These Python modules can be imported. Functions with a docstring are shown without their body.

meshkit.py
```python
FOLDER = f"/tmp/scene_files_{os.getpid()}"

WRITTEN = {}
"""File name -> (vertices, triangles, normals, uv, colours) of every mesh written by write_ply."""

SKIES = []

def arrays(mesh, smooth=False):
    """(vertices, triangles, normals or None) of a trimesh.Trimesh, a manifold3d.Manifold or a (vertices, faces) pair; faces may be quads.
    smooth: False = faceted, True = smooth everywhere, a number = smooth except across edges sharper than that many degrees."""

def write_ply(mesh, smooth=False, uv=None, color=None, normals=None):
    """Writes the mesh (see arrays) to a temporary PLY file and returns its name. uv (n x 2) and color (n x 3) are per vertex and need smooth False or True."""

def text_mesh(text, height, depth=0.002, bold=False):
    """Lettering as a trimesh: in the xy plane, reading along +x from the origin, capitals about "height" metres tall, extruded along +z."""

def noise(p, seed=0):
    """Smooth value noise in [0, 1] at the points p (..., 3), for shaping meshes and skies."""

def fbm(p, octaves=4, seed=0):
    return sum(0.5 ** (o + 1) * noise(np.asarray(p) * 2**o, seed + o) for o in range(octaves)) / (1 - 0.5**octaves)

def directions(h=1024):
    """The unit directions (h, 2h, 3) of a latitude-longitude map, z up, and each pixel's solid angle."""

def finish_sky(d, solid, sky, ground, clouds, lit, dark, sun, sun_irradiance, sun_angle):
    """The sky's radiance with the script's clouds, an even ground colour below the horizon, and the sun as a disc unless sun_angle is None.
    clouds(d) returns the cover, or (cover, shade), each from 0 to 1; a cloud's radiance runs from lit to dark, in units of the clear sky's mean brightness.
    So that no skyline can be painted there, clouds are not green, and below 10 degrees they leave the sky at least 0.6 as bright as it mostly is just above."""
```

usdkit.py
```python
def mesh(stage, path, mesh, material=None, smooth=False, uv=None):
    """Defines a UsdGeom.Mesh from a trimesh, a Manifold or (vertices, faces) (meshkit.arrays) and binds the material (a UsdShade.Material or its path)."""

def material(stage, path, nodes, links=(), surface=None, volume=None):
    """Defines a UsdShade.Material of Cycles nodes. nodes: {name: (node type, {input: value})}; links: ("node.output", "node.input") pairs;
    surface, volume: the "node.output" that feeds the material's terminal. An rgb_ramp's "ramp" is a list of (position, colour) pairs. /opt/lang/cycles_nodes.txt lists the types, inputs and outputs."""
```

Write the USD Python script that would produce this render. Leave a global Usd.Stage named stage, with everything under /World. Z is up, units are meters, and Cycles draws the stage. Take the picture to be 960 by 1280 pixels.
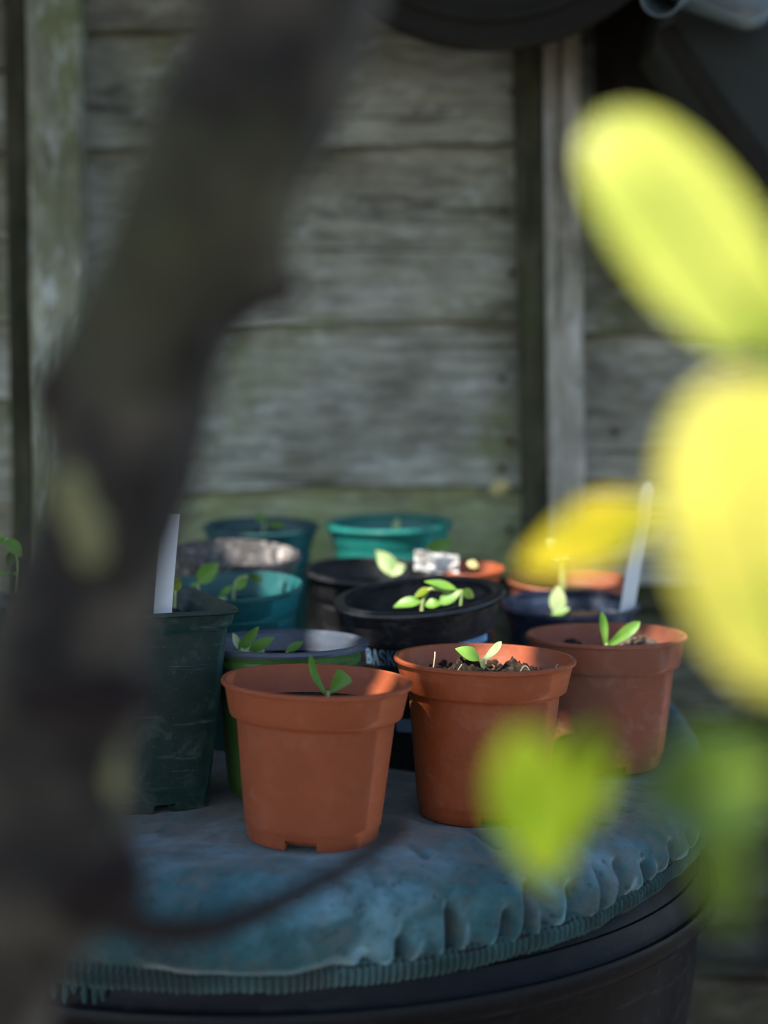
import math, random
import numpy as np, trimesh, manifold3d, shapely
from shapely import affinity
from shapely.geometry import Polygon, LineString, box as sbox
import usdkit, meshkit
from pxr import Usd, UsdGeom, UsdLux, UsdShade, Gf, Sdf

random.seed(7); RNG = np.random.default_rng(7)
PI = math.pi
stage = Usd.Stage.CreateInMemory()
UsdGeom.SetStageUpAxis(stage, 'Z'); UsdGeom.SetStageMetersPerUnit(stage, 1.0)
UsdGeom.Xform.Define(stage, '/World'); UsdGeom.Scope.Define(stage, '/World/Looks')

# ------------------------------------------------------------------ camera, sky, sun, exposure
FPX, YH = 2100.0, 485.0                    # focal length in pixels of a 960 x 1280 picture, row of the horizon
PITCH = math.atan((640 - YH) / FPX)
ZT = 0.75                                  # height of the covered bin's top
CAM = np.array([0, 0, ZT + 0.2835])
FOCUS, FSTOP = 1.11, 1.30
EXPOSURE = 1.22
SUN_AZ, SUN_EL = math.radians(-150), math.radians(50)      # atan2(x, y) of the direction towards the sun
SUN_I, SKY_I = 1.25, 0.108
SUN = np.array([math.sin(SUN_AZ) * math.cos(SUN_EL), math.cos(SUN_AZ) * math.cos(SUN_EL), math.sin(SUN_EL)])

F3, U3, R3 = np.array([0, math.cos(PITCH), -math.sin(PITCH)]), np.array([0, math.sin(PITCH), math.cos(PITCH)]), np.array([1.0, 0, 0])
cam = UsdGeom.Camera.Define(stage, '/World/camera')
cam.CreateHorizontalApertureAttr(13.0); cam.CreateVerticalApertureAttr(13.0 * 4 / 3)
cam.CreateFocalLengthAttr(13.0 * FPX / 960); cam.CreateFStopAttr(FSTOP); cam.CreateFocusDistanceAttr(FOCUS)
cam.CreateExposureAttr(EXPOSURE); cam.CreateClippingRangeAttr(Gf.Vec2f(0.02, 1000))
cam.AddTransformOp().Set(Gf.Matrix4d(*[float(x) for r, w in ((R3, 0), (U3, 0), (-F3, 0), (CAM, 1)) for x in (*r, w)]))

usdkit.material(stage, '/World/Looks/sky_look', {
    's': ('sky_texture', {'sky_type': 'single_scattering', 'sun_disc': False, 'sun_elevation': SUN_EL, 'sun_rotation': SUN_AZ}),
    'b': ('background_shader', {'strength': SKY_I})}, [('s.color', 'b.color')], surface='b.background')
dome = UsdLux.DomeLight.Define(stage, '/World/sky')
UsdShade.MaterialBindingAPI.Apply(dome.GetPrim()).Bind(UsdShade.Material.Get(stage, '/World/Looks/sky_look'))
dome.GetPrim().SetCustomDataByKey('kind', 'structure')
sun = UsdLux.DistantLight.Define(stage, '/World/sun')
sun.CreateNormalizeAttr(True); sun.CreateIntensityAttr(SUN_I); sun.CreateAngleAttr(0.5); sun.CreateColorAttr(Gf.Vec3f(1, .93, .82))
zax = SUN; xax = np.cross([0, 0, 1], zax); xax /= np.linalg.norm(xax); yax = np.cross(zax, xax)
sun.AddTransformOp().Set(Gf.Matrix4d(*[float(x) for r, w in ((xax, 0), (yax, 0), (zax, 0), ((0, 0, 5), 1)) for x in (*r, w)]))

def W(px, py, Y):
    """The world point at depth Y (metres in front of the camera) seen at a pixel of the photograph."""
    d = F3 + R3 * (px - 480) / FPX + U3 * (640 - py) / FPX
    return CAM + d * (Y / d[1])

# ------------------------------------------------------------------ prims
NAMES = {}
def numbered(parent, name):
    k = NAMES[(parent, name)] = NAMES.get((parent, name), -1) + 1
    return f'{parent}/{name}' + (f'_{k:03d}' if k else '')
def tag(p, label=None, cat=None, group=None, kind=None):
    p = p.GetPrim() if hasattr(p, 'GetPrim') else p
    for k, v in (('label', label), ('category', cat), ('group', group), ('kind', kind)):
        if v: p.SetCustomDataByKey(k, v)
    return p
def thing(name, label, cat, M=None, group=None):
    x = UsdGeom.Xform.Define(stage, numbered('/World', name))
    if M is not None:
        x.AddTransformOp().Set(Gf.Matrix4d(*[float(v) for v in np.asarray(M).T.ravel()]))
    return tag(x, label, cat, group)
def obj(name, mesh, mat, parent=None, smooth=35):
    base = '/World' if parent is None else str(parent.GetPath())
    return usdkit.mesh(stage, numbered(base, name), mesh, LOOK[mat] if isinstance(mat, str) else mat, smooth=smooth).GetPrim()

# ------------------------------------------------------------------ mesh helpers
def TM(v, f): return trimesh.Trimesh(np.asarray(v, float), np.asarray(f, int), process=False)
def grid_faces(n, m, wrap=False):
    i, j = np.meshgrid(np.arange(n - 1), np.arange(m if wrap else m - 1), indexing='ij')
    a, b = i * m + j, i * m + (j + 1) % m
    q = np.stack([a, b, b + m, a + m], -1).reshape(-1, 4)
    return np.vstack([q[:, [0, 1, 2]], q[:, [0, 2, 3]]])
def loft(rings, cap=True):
    """rings: (n, m, 3) closed rings stacked upwards; solid."""
    r = np.asarray(rings, float); n, m = r.shape[:2]
    v, f = r.reshape(-1, 3), grid_faces(n, m, True)
    if cap:
        v = np.vstack([v, r[0].mean(0), r[-1].mean(0)]); k = np.arange(m); k1 = (k + 1) % m
        f = np.vstack([f, np.stack([k1, k, np.full(m, n * m)], 1), np.stack([(n - 1) * m + k, (n - 1) * m + k1, np.full(m, n * m + 1)], 1)])
    return TM(v, f)
def lathe(profile, segs=96, shape=None):
    a = np.linspace(0, 2 * PI, segs, endpoint=False)
    c, s = np.cos(a), np.sin(a)
    if shape is not None:                 # rounded square: superellipse
        k = (np.abs(c) ** shape + np.abs(s) ** shape) ** (-1 / shape)
        c, s = c * k, s * k
    return loft([np.stack([r * c, r * s, np.full(segs, z)], 1) for r, z in profile])
def tube(pts, rad, segs=8, cap=True):
    p = np.asarray(pts, float); n = len(p)
    rad = np.broadcast_to(np.asarray(rad, float), (n,))
    t = np.gradient(p, axis=0); t /= np.linalg.norm(t, axis=1, keepdims=True)
    u = np.cross(t[0], [0, 0, 1.0]); u = u if np.linalg.norm(u) > .1 else np.cross(t[0], [1.0, 0, 0]); u /= np.linalg.norm(u)
    a = np.linspace(0, 2 * PI, segs, endpoint=False); rings = []
    for i in range(n):
        u = u - t[i] * (u @ t[i]); u /= np.linalg.norm(u); w = np.cross(t[i], u)
        rings.append(p[i] + rad[i] * (np.cos(a)[:, None] * u + np.sin(a)[:, None] * w))
    return loft(rings, cap)
def spline(pts, n):
    from scipy.interpolate import CubicSpline
    p = np.asarray(pts, float); t = np.r_[0, np.cumsum(np.linalg.norm(np.diff(p, axis=0), axis=1))]
    return CubicSpline(t, p)(np.linspace(0, t[-1], n))
def cat(ms): return trimesh.util.concatenate([m for m in ms])
def box(lo, hi):
    lo, hi = np.array(lo, float), np.array(hi, float)
    m = trimesh.creation.box(hi - lo); m.apply_translation((lo + hi) / 2); return m
def mani(m):
    return manifold3d.Manifold(manifold3d.Mesh(np.asarray(m.vertices, np.float32), np.asarray(m.faces, np.uint32)))
def cut(m, cutters):
    a = mani(m)
    for c in cutters:
        a = a - mani(c)
    o = a.to_mesh()
    return TM(o.vert_properties[:, :3], o.tri_verts)
def hullbox(lo, hi, r, segs=12):
    s = [manifold3d.Manifold.sphere(r, segs).translate([x, y, z]) for x in (lo[0] + r, hi[0] - r) for y in (lo[1] + r, hi[1] - r) for z in (lo[2] + r, hi[2] - r)]
    o = manifold3d.Manifold.batch_hull(s).to_mesh(); return TM(o.vert_properties[:, :3], o.tri_verts)
def sstep(a, b, x):
    t = np.clip((np.asarray(x, float) - a) / (b - a), 0, 1); return t * t * (3 - 2 * t)

# ------------------------------------------------------------------ materials
LOOK = {}
def mat(name, nodes, links, surface='p.BSDF'):
    LOOK[name] = usdkit.material(stage, '/World/Looks/' + name, nodes, links, surface=surface); return LOOK[name]

def plastic(name, col, rough=.4, dust=.25, dust_col=(.40, .37, .33), var=.25, spec=.5, scale=1.0, sss=0):
    c = np.array(col)
    mat(name, {
        'tc': ('texture_coordinate', {}),
        'n1': ('noise_texture', {'scale': 22 * scale, 'detail': 5, 'roughness': .6}),
        'c': ('rgb_ramp', {'ramp': [(.3, tuple(c * (1 - var))), (.7, tuple(c * (1 + var * .5)))]}),
        'n2': ('noise_texture', {'scale': 55 * scale, 'detail': 8, 'roughness': .72, 'distortion': .6}),
        'd': ('rgb_ramp', {'ramp': [(.52, (0, 0, 0)), (.80, (dust, dust, dust))]}),
        'n4': ('noise_texture', {'scale': 700 * scale, 'detail': 2}),
        'sp': ('rgb_ramp', {'ramp': [(.70, (0, 0, 0)), (.76, (dust * 1.3,) * 3)]}),
        'ad': ('mix', {'mix_type': 'add', 'fac': 1.0}), 'ad2': ('mix', {'mix_type': 'add', 'fac': 1.0}),
        'm5': ('mapping', {'scale': (24, 24, 190)}), 'n5': ('noise_texture', {'scale': 1.0 * scale, 'detail': 4, 'roughness': .65, 'distortion': .3}),
        'sc': ('rgb_ramp', {'ramp': [(.60, (0, 0, 0)), (.74, (dust * .9,) * 3)]}),
        'm': ('mix', {'color2': dust_col}),
        'n3': ('noise_texture', {'scale': 260 * scale, 'detail': 4}),
        'b': ('bump', {'strength': .12, 'distance': .002}),
        'r': ('map_range', {'from_min': .3, 'from_max': .7, 'to_min': rough - .08, 'to_max': rough + .14}),
        'p': ('principled_bsdf', {'specular_ior_level': spec})},
        [('tc.object', 'n1.vector'), ('tc.object', 'n2.vector'), ('tc.object', 'n3.vector'), ('tc.object', 'n4.vector'), ('n1.fac', 'c.fac'), ('n2.fac', 'd.fac'), ('n4.fac', 'sp.fac'),
         ('tc.object', 'm5.vector'), ('m5.vector', 'n5.vector'), ('n5.fac', 'sc.fac'), ('d.color', 'ad.color1'), ('sp.color', 'ad.color2'), ('ad.color', 'ad2.color1'), ('sc.color', 'ad2.color2'), ('c.color', 'm.color1'), ('ad2.color', 'm.fac'), ('m.color', 'p.base_color'), ('n3.fac', 'b.height'), ('b.normal', 'p.normal'), ('n2.fac', 'r.value'), ('r.result', 'p.roughness')])

plastic('terracotta_plastic', (.30, .072, .026), .5, .16, (.46, .26, .18), var=.16, spec=.35)
plastic('terracotta_plastic_dusty', (.25, .078, .042), .55, .30, (.50, .36, .29), var=.16, spec=.35)
plastic('terracotta_plastic_clean', (.29, .066, .022), .38, .20, (.45, .28, .2), var=.18, spec=.45)
plastic('dark_green_plastic', (.005, .025, .021), .45, .26, (.25, .30, .26))
plastic('teal_plastic', (.010, .100, .105), .33, .12, (.3, .4, .38))
plastic('dark_teal_plastic', (.010, .060, .070), .36, .15, (.3, .38, .38))
plastic('light_teal_plastic', (.012, .17, .145), .33, .10, (.35, .5, .46))
plastic('black_plastic', (.010, .010, .012), .36, .26, (.24, .23, .23))
plastic('navy_black_plastic', (.012, .016, .03), .35, .12, (.25, .27, .3))
plastic('sunlit_black_plastic', (.06, .056, .056), .38, .9, (.75, .68, .65))  # black plastic, its pale mottling painted to stand in for sunlight
plastic('slate_plastic', (.065, .080, .11), .34, .12, (.4, .42, .45))
plastic('leaf_green_plastic', (.07, .165, .035), .42, .15)
plastic('navy_plastic', (.012, .020, .045), .4, .6, (.3, .33, .38))
plastic('bin_plastic', (.0045, .005, .0065), .36, .2, (.07, .07, .075), scale=.7, spec=.16)
plastic('brown_black_plastic', (.017, .0145, .011), .75, .3, (.06, .053, .042), scale=.5, spec=.18)
plastic('tray_plastic', (.030, .034, .030), .7, .2, (.08, .08, .07), scale=.5, spec=.2)
plastic('grey_pipe_plastic', (.10, .135, .15), .4, .4, (.35, .36, .36), scale=.7)
plastic('white_plastic', (.78, .79, .82), .4, .10, (.5, .48, .45), var=.03)
plastic('frosted_tag', (.68, .72, .72), .35, .05, (.5, .5, .5), var=.03)
plastic('sticker_blue', (.17, .32, .52), .5, .2, (.4, .5, .6), var=.08)
plastic('print_ink', (.13, .24, .37), .55, .75, (.012, .012, .014), var=.1, scale=1.4)
plastic('print_ink_worn', (.10, .17, .25), .6, .8, (.012, .012, .014), var=.2, scale=1.6)
plastic('pen_ink', (.08, .08, .12), .6, .0)

def wood(name, along, base=(.20, .195, .165), dark=(.10, .095, .08), light=(.58, .60, .58), green=(.17, .20, .07), green_amt=.5, seed=0.0):
    st = {'x': (4.0, 14, 15), 'z': (15, 14, 4.0)}[along]
    s2 = {'x': (18, 60, 120), 'z': (120, 60, 18)}[along]
    mat(name, {
        'g': ('geometry', {}), 'o': ('object_info', {}),
        'sh': ('vector_math', {'math_type': 'scale', 'scale': 1}),
        'off': ('combine_xyz', {'y': seed}),
        'add': ('vector_math', {'math_type': 'add'}),
        'm1': ('mapping', {'scale': st}), 'm2': ('mapping', {'scale': s2}),
        'n1': ('noise_texture', {'scale': 1.7, 'detail': 7, 'roughness': .72, 'distortion': .35}),
        'n2': ('noise_texture', {'scale': 1.0, 'detail': 5, 'roughness': .7, 'distortion': .4}),
        'n3': ('noise_texture', {'scale': 7.5, 'detail': 5, 'roughness': .62}),
        'm4': ('mapping', {'scale': {'x': (22, 50, 62), 'z': (62, 50, 22)}[along]}), 'n4': ('noise_texture', {'scale': 1.0, 'detail': 4, 'roughness': .7}),
        'c1': ('rgb_ramp', {'ramp': [(.30, dark), (.45, base), (.56, base), (.72, light)]}),
        'c2': ('rgb_ramp', {'ramp': [(.35, (.55, .55, .55)), (.62, (1.12, 1.12, 1.12))]}),
        'mul': ('mix', {'mix_type': 'multiply', 'fac': .85}),
        'gr': ('rgb_ramp', {'ramp': [(.50, (0, 0, 0)), (.68, (green_amt,) * 3)]}),
        'mg': ('mix', {'color2': green}),
        'sp': ('rgb_ramp', {'ramp': [(.54, (0, 0, 0)), (.70, (.75, .75, .75))]}),
        'ms': ('mix', {'color2': light}),
        'n5': ('noise_texture', {'scale': 4.5, 'detail': 5, 'roughness': .6}), 'c5': ('rgb_ramp', {'ramp': [(.34, (.48, .46, .42)), (.50, (.95, .95, .93)), (.66, (1.2, 1.22, 1.24))]}), 'mu5': ('mix', {'mix_type': 'multiply', 'fac': 1.0}),
        'm6': ('mapping', {'scale': {'x': (2.2, 40, 75), 'z': (75, 40, 2.2)}[along]}), 'n6': ('noise_texture', {'scale': 1.0, 'detail': 3, 'roughness': .55, 'distortion': .25}), 'c6': ('rgb_ramp', {'ramp': [(.62, (1, 1, 1)), (.68, (.32, .29, .25))]}), 'mu6': ('mix', {'mix_type': 'multiply', 'fac': 1.0}),
        'b': ('bump', {'strength': .7, 'distance': .004}),
        'p': ('principled_bsdf', {'roughness': .85, 'specular_ior_level': .25})},
        [('o.random', 'off.x'), ('off.vector', 'sh.vector1'), ('g.position', 'add.vector1'), ('sh.vector', 'add.vector2')][0:0] +
        [('g.position', 'add.vector1'), ('off.vector', 'add.vector2'), ('add.vector', 'm1.vector'), ('add.vector', 'm2.vector'), ('m1.vector', 'n1.vector'), ('m2.vector', 'n2.vector'), ('add.vector', 'n3.vector'), ('add.vector', 'm4.vector'), ('m4.vector', 'n4.vector'),
         ('n1.fac', 'c1.fac'), ('n2.fac', 'c2.fac'), ('c1.color', 'mul.color1'), ('c2.color', 'mul.color2'), ('n3.fac', 'gr.fac'), ('gr.color', 'mg.fac'), ('mul.color', 'mg.color1'),
         ('n4.fac', 'sp.fac'), ('sp.color', 'ms.fac'), ('mg.color', 'ms.color1'), ('add.vector', 'n5.vector'), ('add.vector', 'm6.vector'), ('m6.vector', 'n6.vector'), ('n5.fac', 'c5.fac'), ('n6.fac', 'c6.fac'), ('ms.color', 'mu5.color1'), ('c5.color', 'mu5.color2'), ('mu5.color', 'mu6.color1'), ('c6.color', 'mu6.color2'), ('mu6.color', 'p.base_color'), ('n2.fac', 'b.height'), ('b.normal', 'p.normal')])
wood('shaded_board_wood', 'x', base=(.11, .115, .08), light=(.24, .25, .19), dark=(.04, .04, .03), green=(.07, .10, .03), green_amt=.9, seed=41)  # low greenish boards, the shade down there put into their dark colour
wood('fence_board_wood_shaded', 'x', base=(.25, .235, .185), light=(.44, .43, .37), green_amt=.6, seed=31)  # brownish top boards, darkened in colour for the deep shadow up there
for k in range(4):
    wood(f'fence_board_wood_{"abcd"[k]}', 'x', base=[(.41, .41, .34), (.33, .335, .27), (.45, .46, .40), (.37, .38, .32)][k], green_amt=[.65, .85, .5, .7][k], seed=3.1 * k)
wood('mossy_board_wood', 'x', base=(.34, .37, .22), green=(.28, .34, .11), green_amt=.9, light=(.50, .53, .38), seed=17)
wood('batten_wood', 'z', base=(.37, .36, .31), dark=(.14, .135, .13), light=(.58, .58, .57), green_amt=.15, seed=5)
wood('mossy_batten_wood', 'z', base=(.36, .38, .28), dark=(.13, .135, .08), light=(.68, .74, .74), green=(.20, .24, .09), green_amt=.75, seed=9)
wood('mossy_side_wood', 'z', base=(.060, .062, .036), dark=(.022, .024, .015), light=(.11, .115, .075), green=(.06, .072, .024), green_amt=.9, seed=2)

def leaf_look(name, col, tcol, tr=.45, rough=.4, vein=.0):
    c = np.array(col)
    mat(name, {
        'tc': ('texture_coordinate', {}), 'n': ('noise_texture', {'scale': 36, 'detail': 5, 'roughness': .6}),
        'c': ('rgb_ramp', {'ramp': [(.32, (c[0] * .62, c[1] * .84, c[2] * .7)), (.50, tuple(c)), (.66, tuple(np.minimum(c * 1.3, .95)))]}),
        'p': ('principled_bsdf', {'roughness': rough, 'specular_ior_level': .4}),
        't': ('translucent_bsdf', {'color': tcol}), 'm': ('mix_closure', {'fac': tr})},
        [('tc.object', 'n.vector'), ('n.fac', 'c.fac'), ('c.color', 'p.base_color'), ('p.BSDF', 'm.closure1'), ('t.BSDF', 'm.closure2')], surface='m.closure')
leaf_look('seedling_leaf', (.17, .34, .055), (.28, .50, .06), .35)
leaf_look('pale_seedling_leaf', (.55, .66, .34), (.6, .72, .3), .35)
leaf_look('seedling_stem', (.42, .48, .20), (.4, .5, .2), .25)
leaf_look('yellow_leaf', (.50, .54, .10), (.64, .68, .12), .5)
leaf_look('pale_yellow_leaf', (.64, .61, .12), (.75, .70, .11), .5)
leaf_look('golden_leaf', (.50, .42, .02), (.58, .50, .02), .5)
leaf_look('lime_leaf', (.22, .30, .012), (.36, .44, .012), .45)
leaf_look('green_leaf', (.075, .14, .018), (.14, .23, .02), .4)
leaf_look('crown_leaf', (.07, .12, .03), (.10, .17, .03), .3)
leaf_look('dry_leaf', (.62, .50, .22), (.5, .4, .15), .2)

mat('paper', {'tc': ('texture_coordinate', {}), 'n': ('noise_texture', {'scale': 90, 'detail': 5}), 'c': ('rgb_ramp', {'ramp': [(.35, (.42, .40, .38)), (.55, (.62, .62, .62))]}), 'p': ('principled_bsdf', {'roughness': .95, 'specular_ior_level': .1})}, [('tc.object', 'n.vector'), ('n.fac', 'c.fac'), ('c.color', 'p.base_color')])
mat('soil_look', {
    'tc': ('texture_coordinate', {}), 'n': ('noise_texture', {'scale': 240, 'detail': 6, 'roughness': .7}),
    'c': ('rgb_ramp', {'ramp': [(.30, (.010, .007, .005)), (.52, (.040, .028, .020)), (.66, (.085, .062, .045)), (.76, (.24, .19, .15))]}),
    'b': ('bump', {'strength': 1.0, 'distance': .004}), 'p': ('principled_bsdf', {'roughness': .95, 'specular_ior_level': .15})},
    [('tc.object', 'n.vector'), ('n.fac', 'c.fac'), ('c.color', 'p.base_color'), ('n.fac', 'b.height'), ('b.normal', 'p.normal')])
mat('dry_soil_look', {
    'tc': ('texture_coordinate', {}), 'n': ('noise_texture', {'scale': 260, 'detail': 6, 'roughness': .7}),
    'c': ('rgb_ramp', {'ramp': [(.30, (.06, .05, .04)), (.6, (.20, .16, .13)), (.75, (.36, .31, .27))]}),
    'b': ('bump', {'strength': 1.0, 'distance': .004}), 'p': ('principled_bsdf', {'roughness': .95, 'specular_ior_level': .15})},
    [('tc.object', 'n.vector'), ('n.fac', 'c.fac'), ('c.color', 'p.base_color'), ('n.fac', 'b.height'), ('b.normal', 'p.normal')])
mat('fibre_look', {'p': ('principled_bsdf', {'base_color': (.50, .38, .24), 'roughness': .7})}, [])
mat('ground_look', {
    'g': ('geometry', {}), 'n': ('noise_texture', {'scale': 3, 'detail': 8, 'roughness': .65}), 'n2': ('noise_texture', {'scale': 60, 'detail': 5, 'roughness': .7}),
    'c': ('rgb_ramp', {'ramp': [(.3, (.035, .028, .02)), (.6, (.075, .06, .042)), (.72, (.06, .075, .025))]}),
    'b': ('bump', {'strength': .9, 'distance': .02}), 'p': ('principled_bsdf', {'roughness': .95})},
    [('g.position', 'n.vector'), ('g.position', 'n2.vector'), ('n.fac', 'c.fac'), ('c.color', 'p.base_color'), ('n2.fac', 'b.height'), ('b.normal', 'p.normal')])
mat('bark', {
    'g': ('geometry', {}), 'n': ('noise_texture', {'scale': 28, 'detail': 6, 'roughness': .6}), 'n2': ('noise_texture', {'scale': 11, 'detail': 4, 'roughness': .6}), 'n3': ('noise_texture', {'scale': 150, 'detail': 5}),
    'c': ('rgb_ramp', {'ramp': [(.34, (.005, .0042, .004)), (.48, (.024, .020, .016)), (.64, (.080, .066, .048))]}),
    'gr': ('rgb_ramp', {'ramp': [(.46, (0, 0, 0)), (.64, (.85, .85, .85))]}), 'm': ('mix', {'color2': (.060, .059, .025)}),
    'b': ('bump', {'strength': .6, 'distance': .004}), 'p': ('principled_bsdf', {'roughness': .8, 'specular_ior_level': .3})},
    [('g.position', 'n.vector'), ('g.position', 'n2.vector'), ('g.position', 'n3.vector'), ('n.fac', 'c.fac'), ('n2.fac', 'gr.fac'), ('gr.color', 'm.fac'), ('c.color', 'm.color1'), ('m.color', 'p.base_color'), ('n3.fac', 'b.height'), ('b.normal', 'p.normal')])
mat('dark_bark', {
    'g': ('geometry', {}), 'n': ('noise_texture', {'scale': 60, 'detail': 5}),
    'c': ('rgb_ramp', {'ramp': [(.3, (.009, .006, .006)), (.7, (.026, .018, .017))]}), 'p': ('principled_bsdf', {'roughness': .85, 'specular_ior_level': .2})},
    [('g.position', 'n.vector'), ('n.fac', 'c.fac'), ('c.color', 'p.base_color')])
mat('lichen', {
    'g': ('geometry', {}), 'n': ('noise_texture', {'scale': 160, 'detail': 5}),
    'c': ('rgb_ramp', {'ramp': [(.3, (.11, .11, .045)), (.7, (.27, .26, .12))]}), 'p': ('principled_bsdf', {'roughness': .95})},
    [('g.position', 'n.vector'), ('n.fac', 'c.fac'), ('c.color', 'p.base_color')])

# cloth of the cover: faded blue, greyed with dirt towards the middle of the top, greener down in the folds
def cloth(name, base, pale, dirt, dirt_amt, teal=(.018, .070, .075)):
    mat(name, {
        'g': ('geometry', {}), 'n1': ('noise_texture', {'scale': 9, 'detail': 7, 'roughness': .62}), 'n2': ('noise_texture', {'scale': 42, 'detail': 7, 'roughness': .7, 'distortion': .5}),
        'n3': ('noise_texture', {'scale': 900, 'detail': 2}), 'n5': ('noise_texture', {'scale': 130, 'detail': 5, 'roughness': .7}),
        'c': ('rgb_ramp', {'ramp': [(.34, tuple(np.array(base) * .42)), (.47, base), (.62, pale)]}),
        'sub': ('vector_math', {'math_type': 'subtract', 'vector2': (-.02, 1.20, ZT)}), 'scl': ('vector_math', {'math_type': 'multiply', 'vector2': (1, 1.35, 1)}), 'len': ('vector_math', {'math_type': 'length'}),
        'mr': ('map_range', {'from_min': .16, 'from_max': .33, 'to_min': dirt_amt, 'to_max': 0.0, 'clamp': True}),
        'nd': ('map_range', {'from_min': .3, 'from_max': .7, 'to_min': -.6, 'to_max': .6, 'clamp': True}),
        'sum': ('math', {'math_type': 'add', 'use_clamp': True}), 'm': ('mix', {'color2': dirt}),
        'sp': ('rgb_ramp', {'ramp': [(.57, (0, 0, 0)), (.70, (.85, .85, .85))]}), 'm2': ('mix', {'color2': (.030, .028, .026)}),
        'n7': ('noise_texture', {'scale': 21, 'detail': 5, 'roughness': .6, 'distortion': .4}), 'g7': ('rgb_ramp', {'ramp': [(.47, (0, 0, 0)), (.62, (.8, .8, .8))]}), 'm7': ('mix', {'color2': teal}),
        'b': ('bump', {'strength': .35, 'distance': .0012}), 'p': ('principled_bsdf', {'roughness': .82, 'specular_ior_level': .25, 'sheen_weight': .15})},
        [('g.position', x + '.vector') for x in ('n1', 'n2', 'n3', 'n5')] +
        [('n1.fac', 'c.fac'), ('g.position', 'sub.vector1'), ('sub.vector', 'scl.vector1'), ('scl.vector', 'len.vector1'), ('len.value', 'mr.value'), ('n2.fac', 'nd.value'), ('mr.result', 'sum.value1'), ('nd.result', 'sum.value2'),
         ('g.position', 'n7.vector'), ('n7.fac', 'g7.fac'), ('g7.color', 'm7.fac'), ('c.color', 'm7.color1'), ('sum.value', 'm.fac'), ('m7.color', 'm.color1'), ('n5.fac', 'sp.fac'), ('sp.color', 'm2.fac'), ('m.color', 'm2.color1'), ('m2.color', 'p.base_color'), ('n3.fac', 'b.height'), ('b.normal', 'p.normal')])
cloth('cover_cloth', (.034, .122, .148), (.135, .265, .32), (.120, .117, .107), .95)
cloth('cover_hem_cloth', (.035, .095, .100), (.06, .14, .15), (.04, .04, .035), .2, (.02, .05, .05))

# ------------------------------------------------------------------ ground and fence
n = 90
gx = np.sign(np.linspace(-1, 1, n)) * np.abs(np.linspace(-1, 1, n)) ** 3 * 150
X, Y = np.meshgrid(gx, gx, indexing='ij')
Zg = -.04 + .05 * meshkit.fbm(np.stack([X * 1.7, Y * 1.7, X * 0], -1), 3, 3)
tag(obj('ground', TM(np.stack([X, Y, Zg], -1).reshape(-1, 3), grid_faces(n, n)[:, ::-1] if False else grid_faces(n, n)), 'ground_look', smooth=True), kind='structure')

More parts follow.
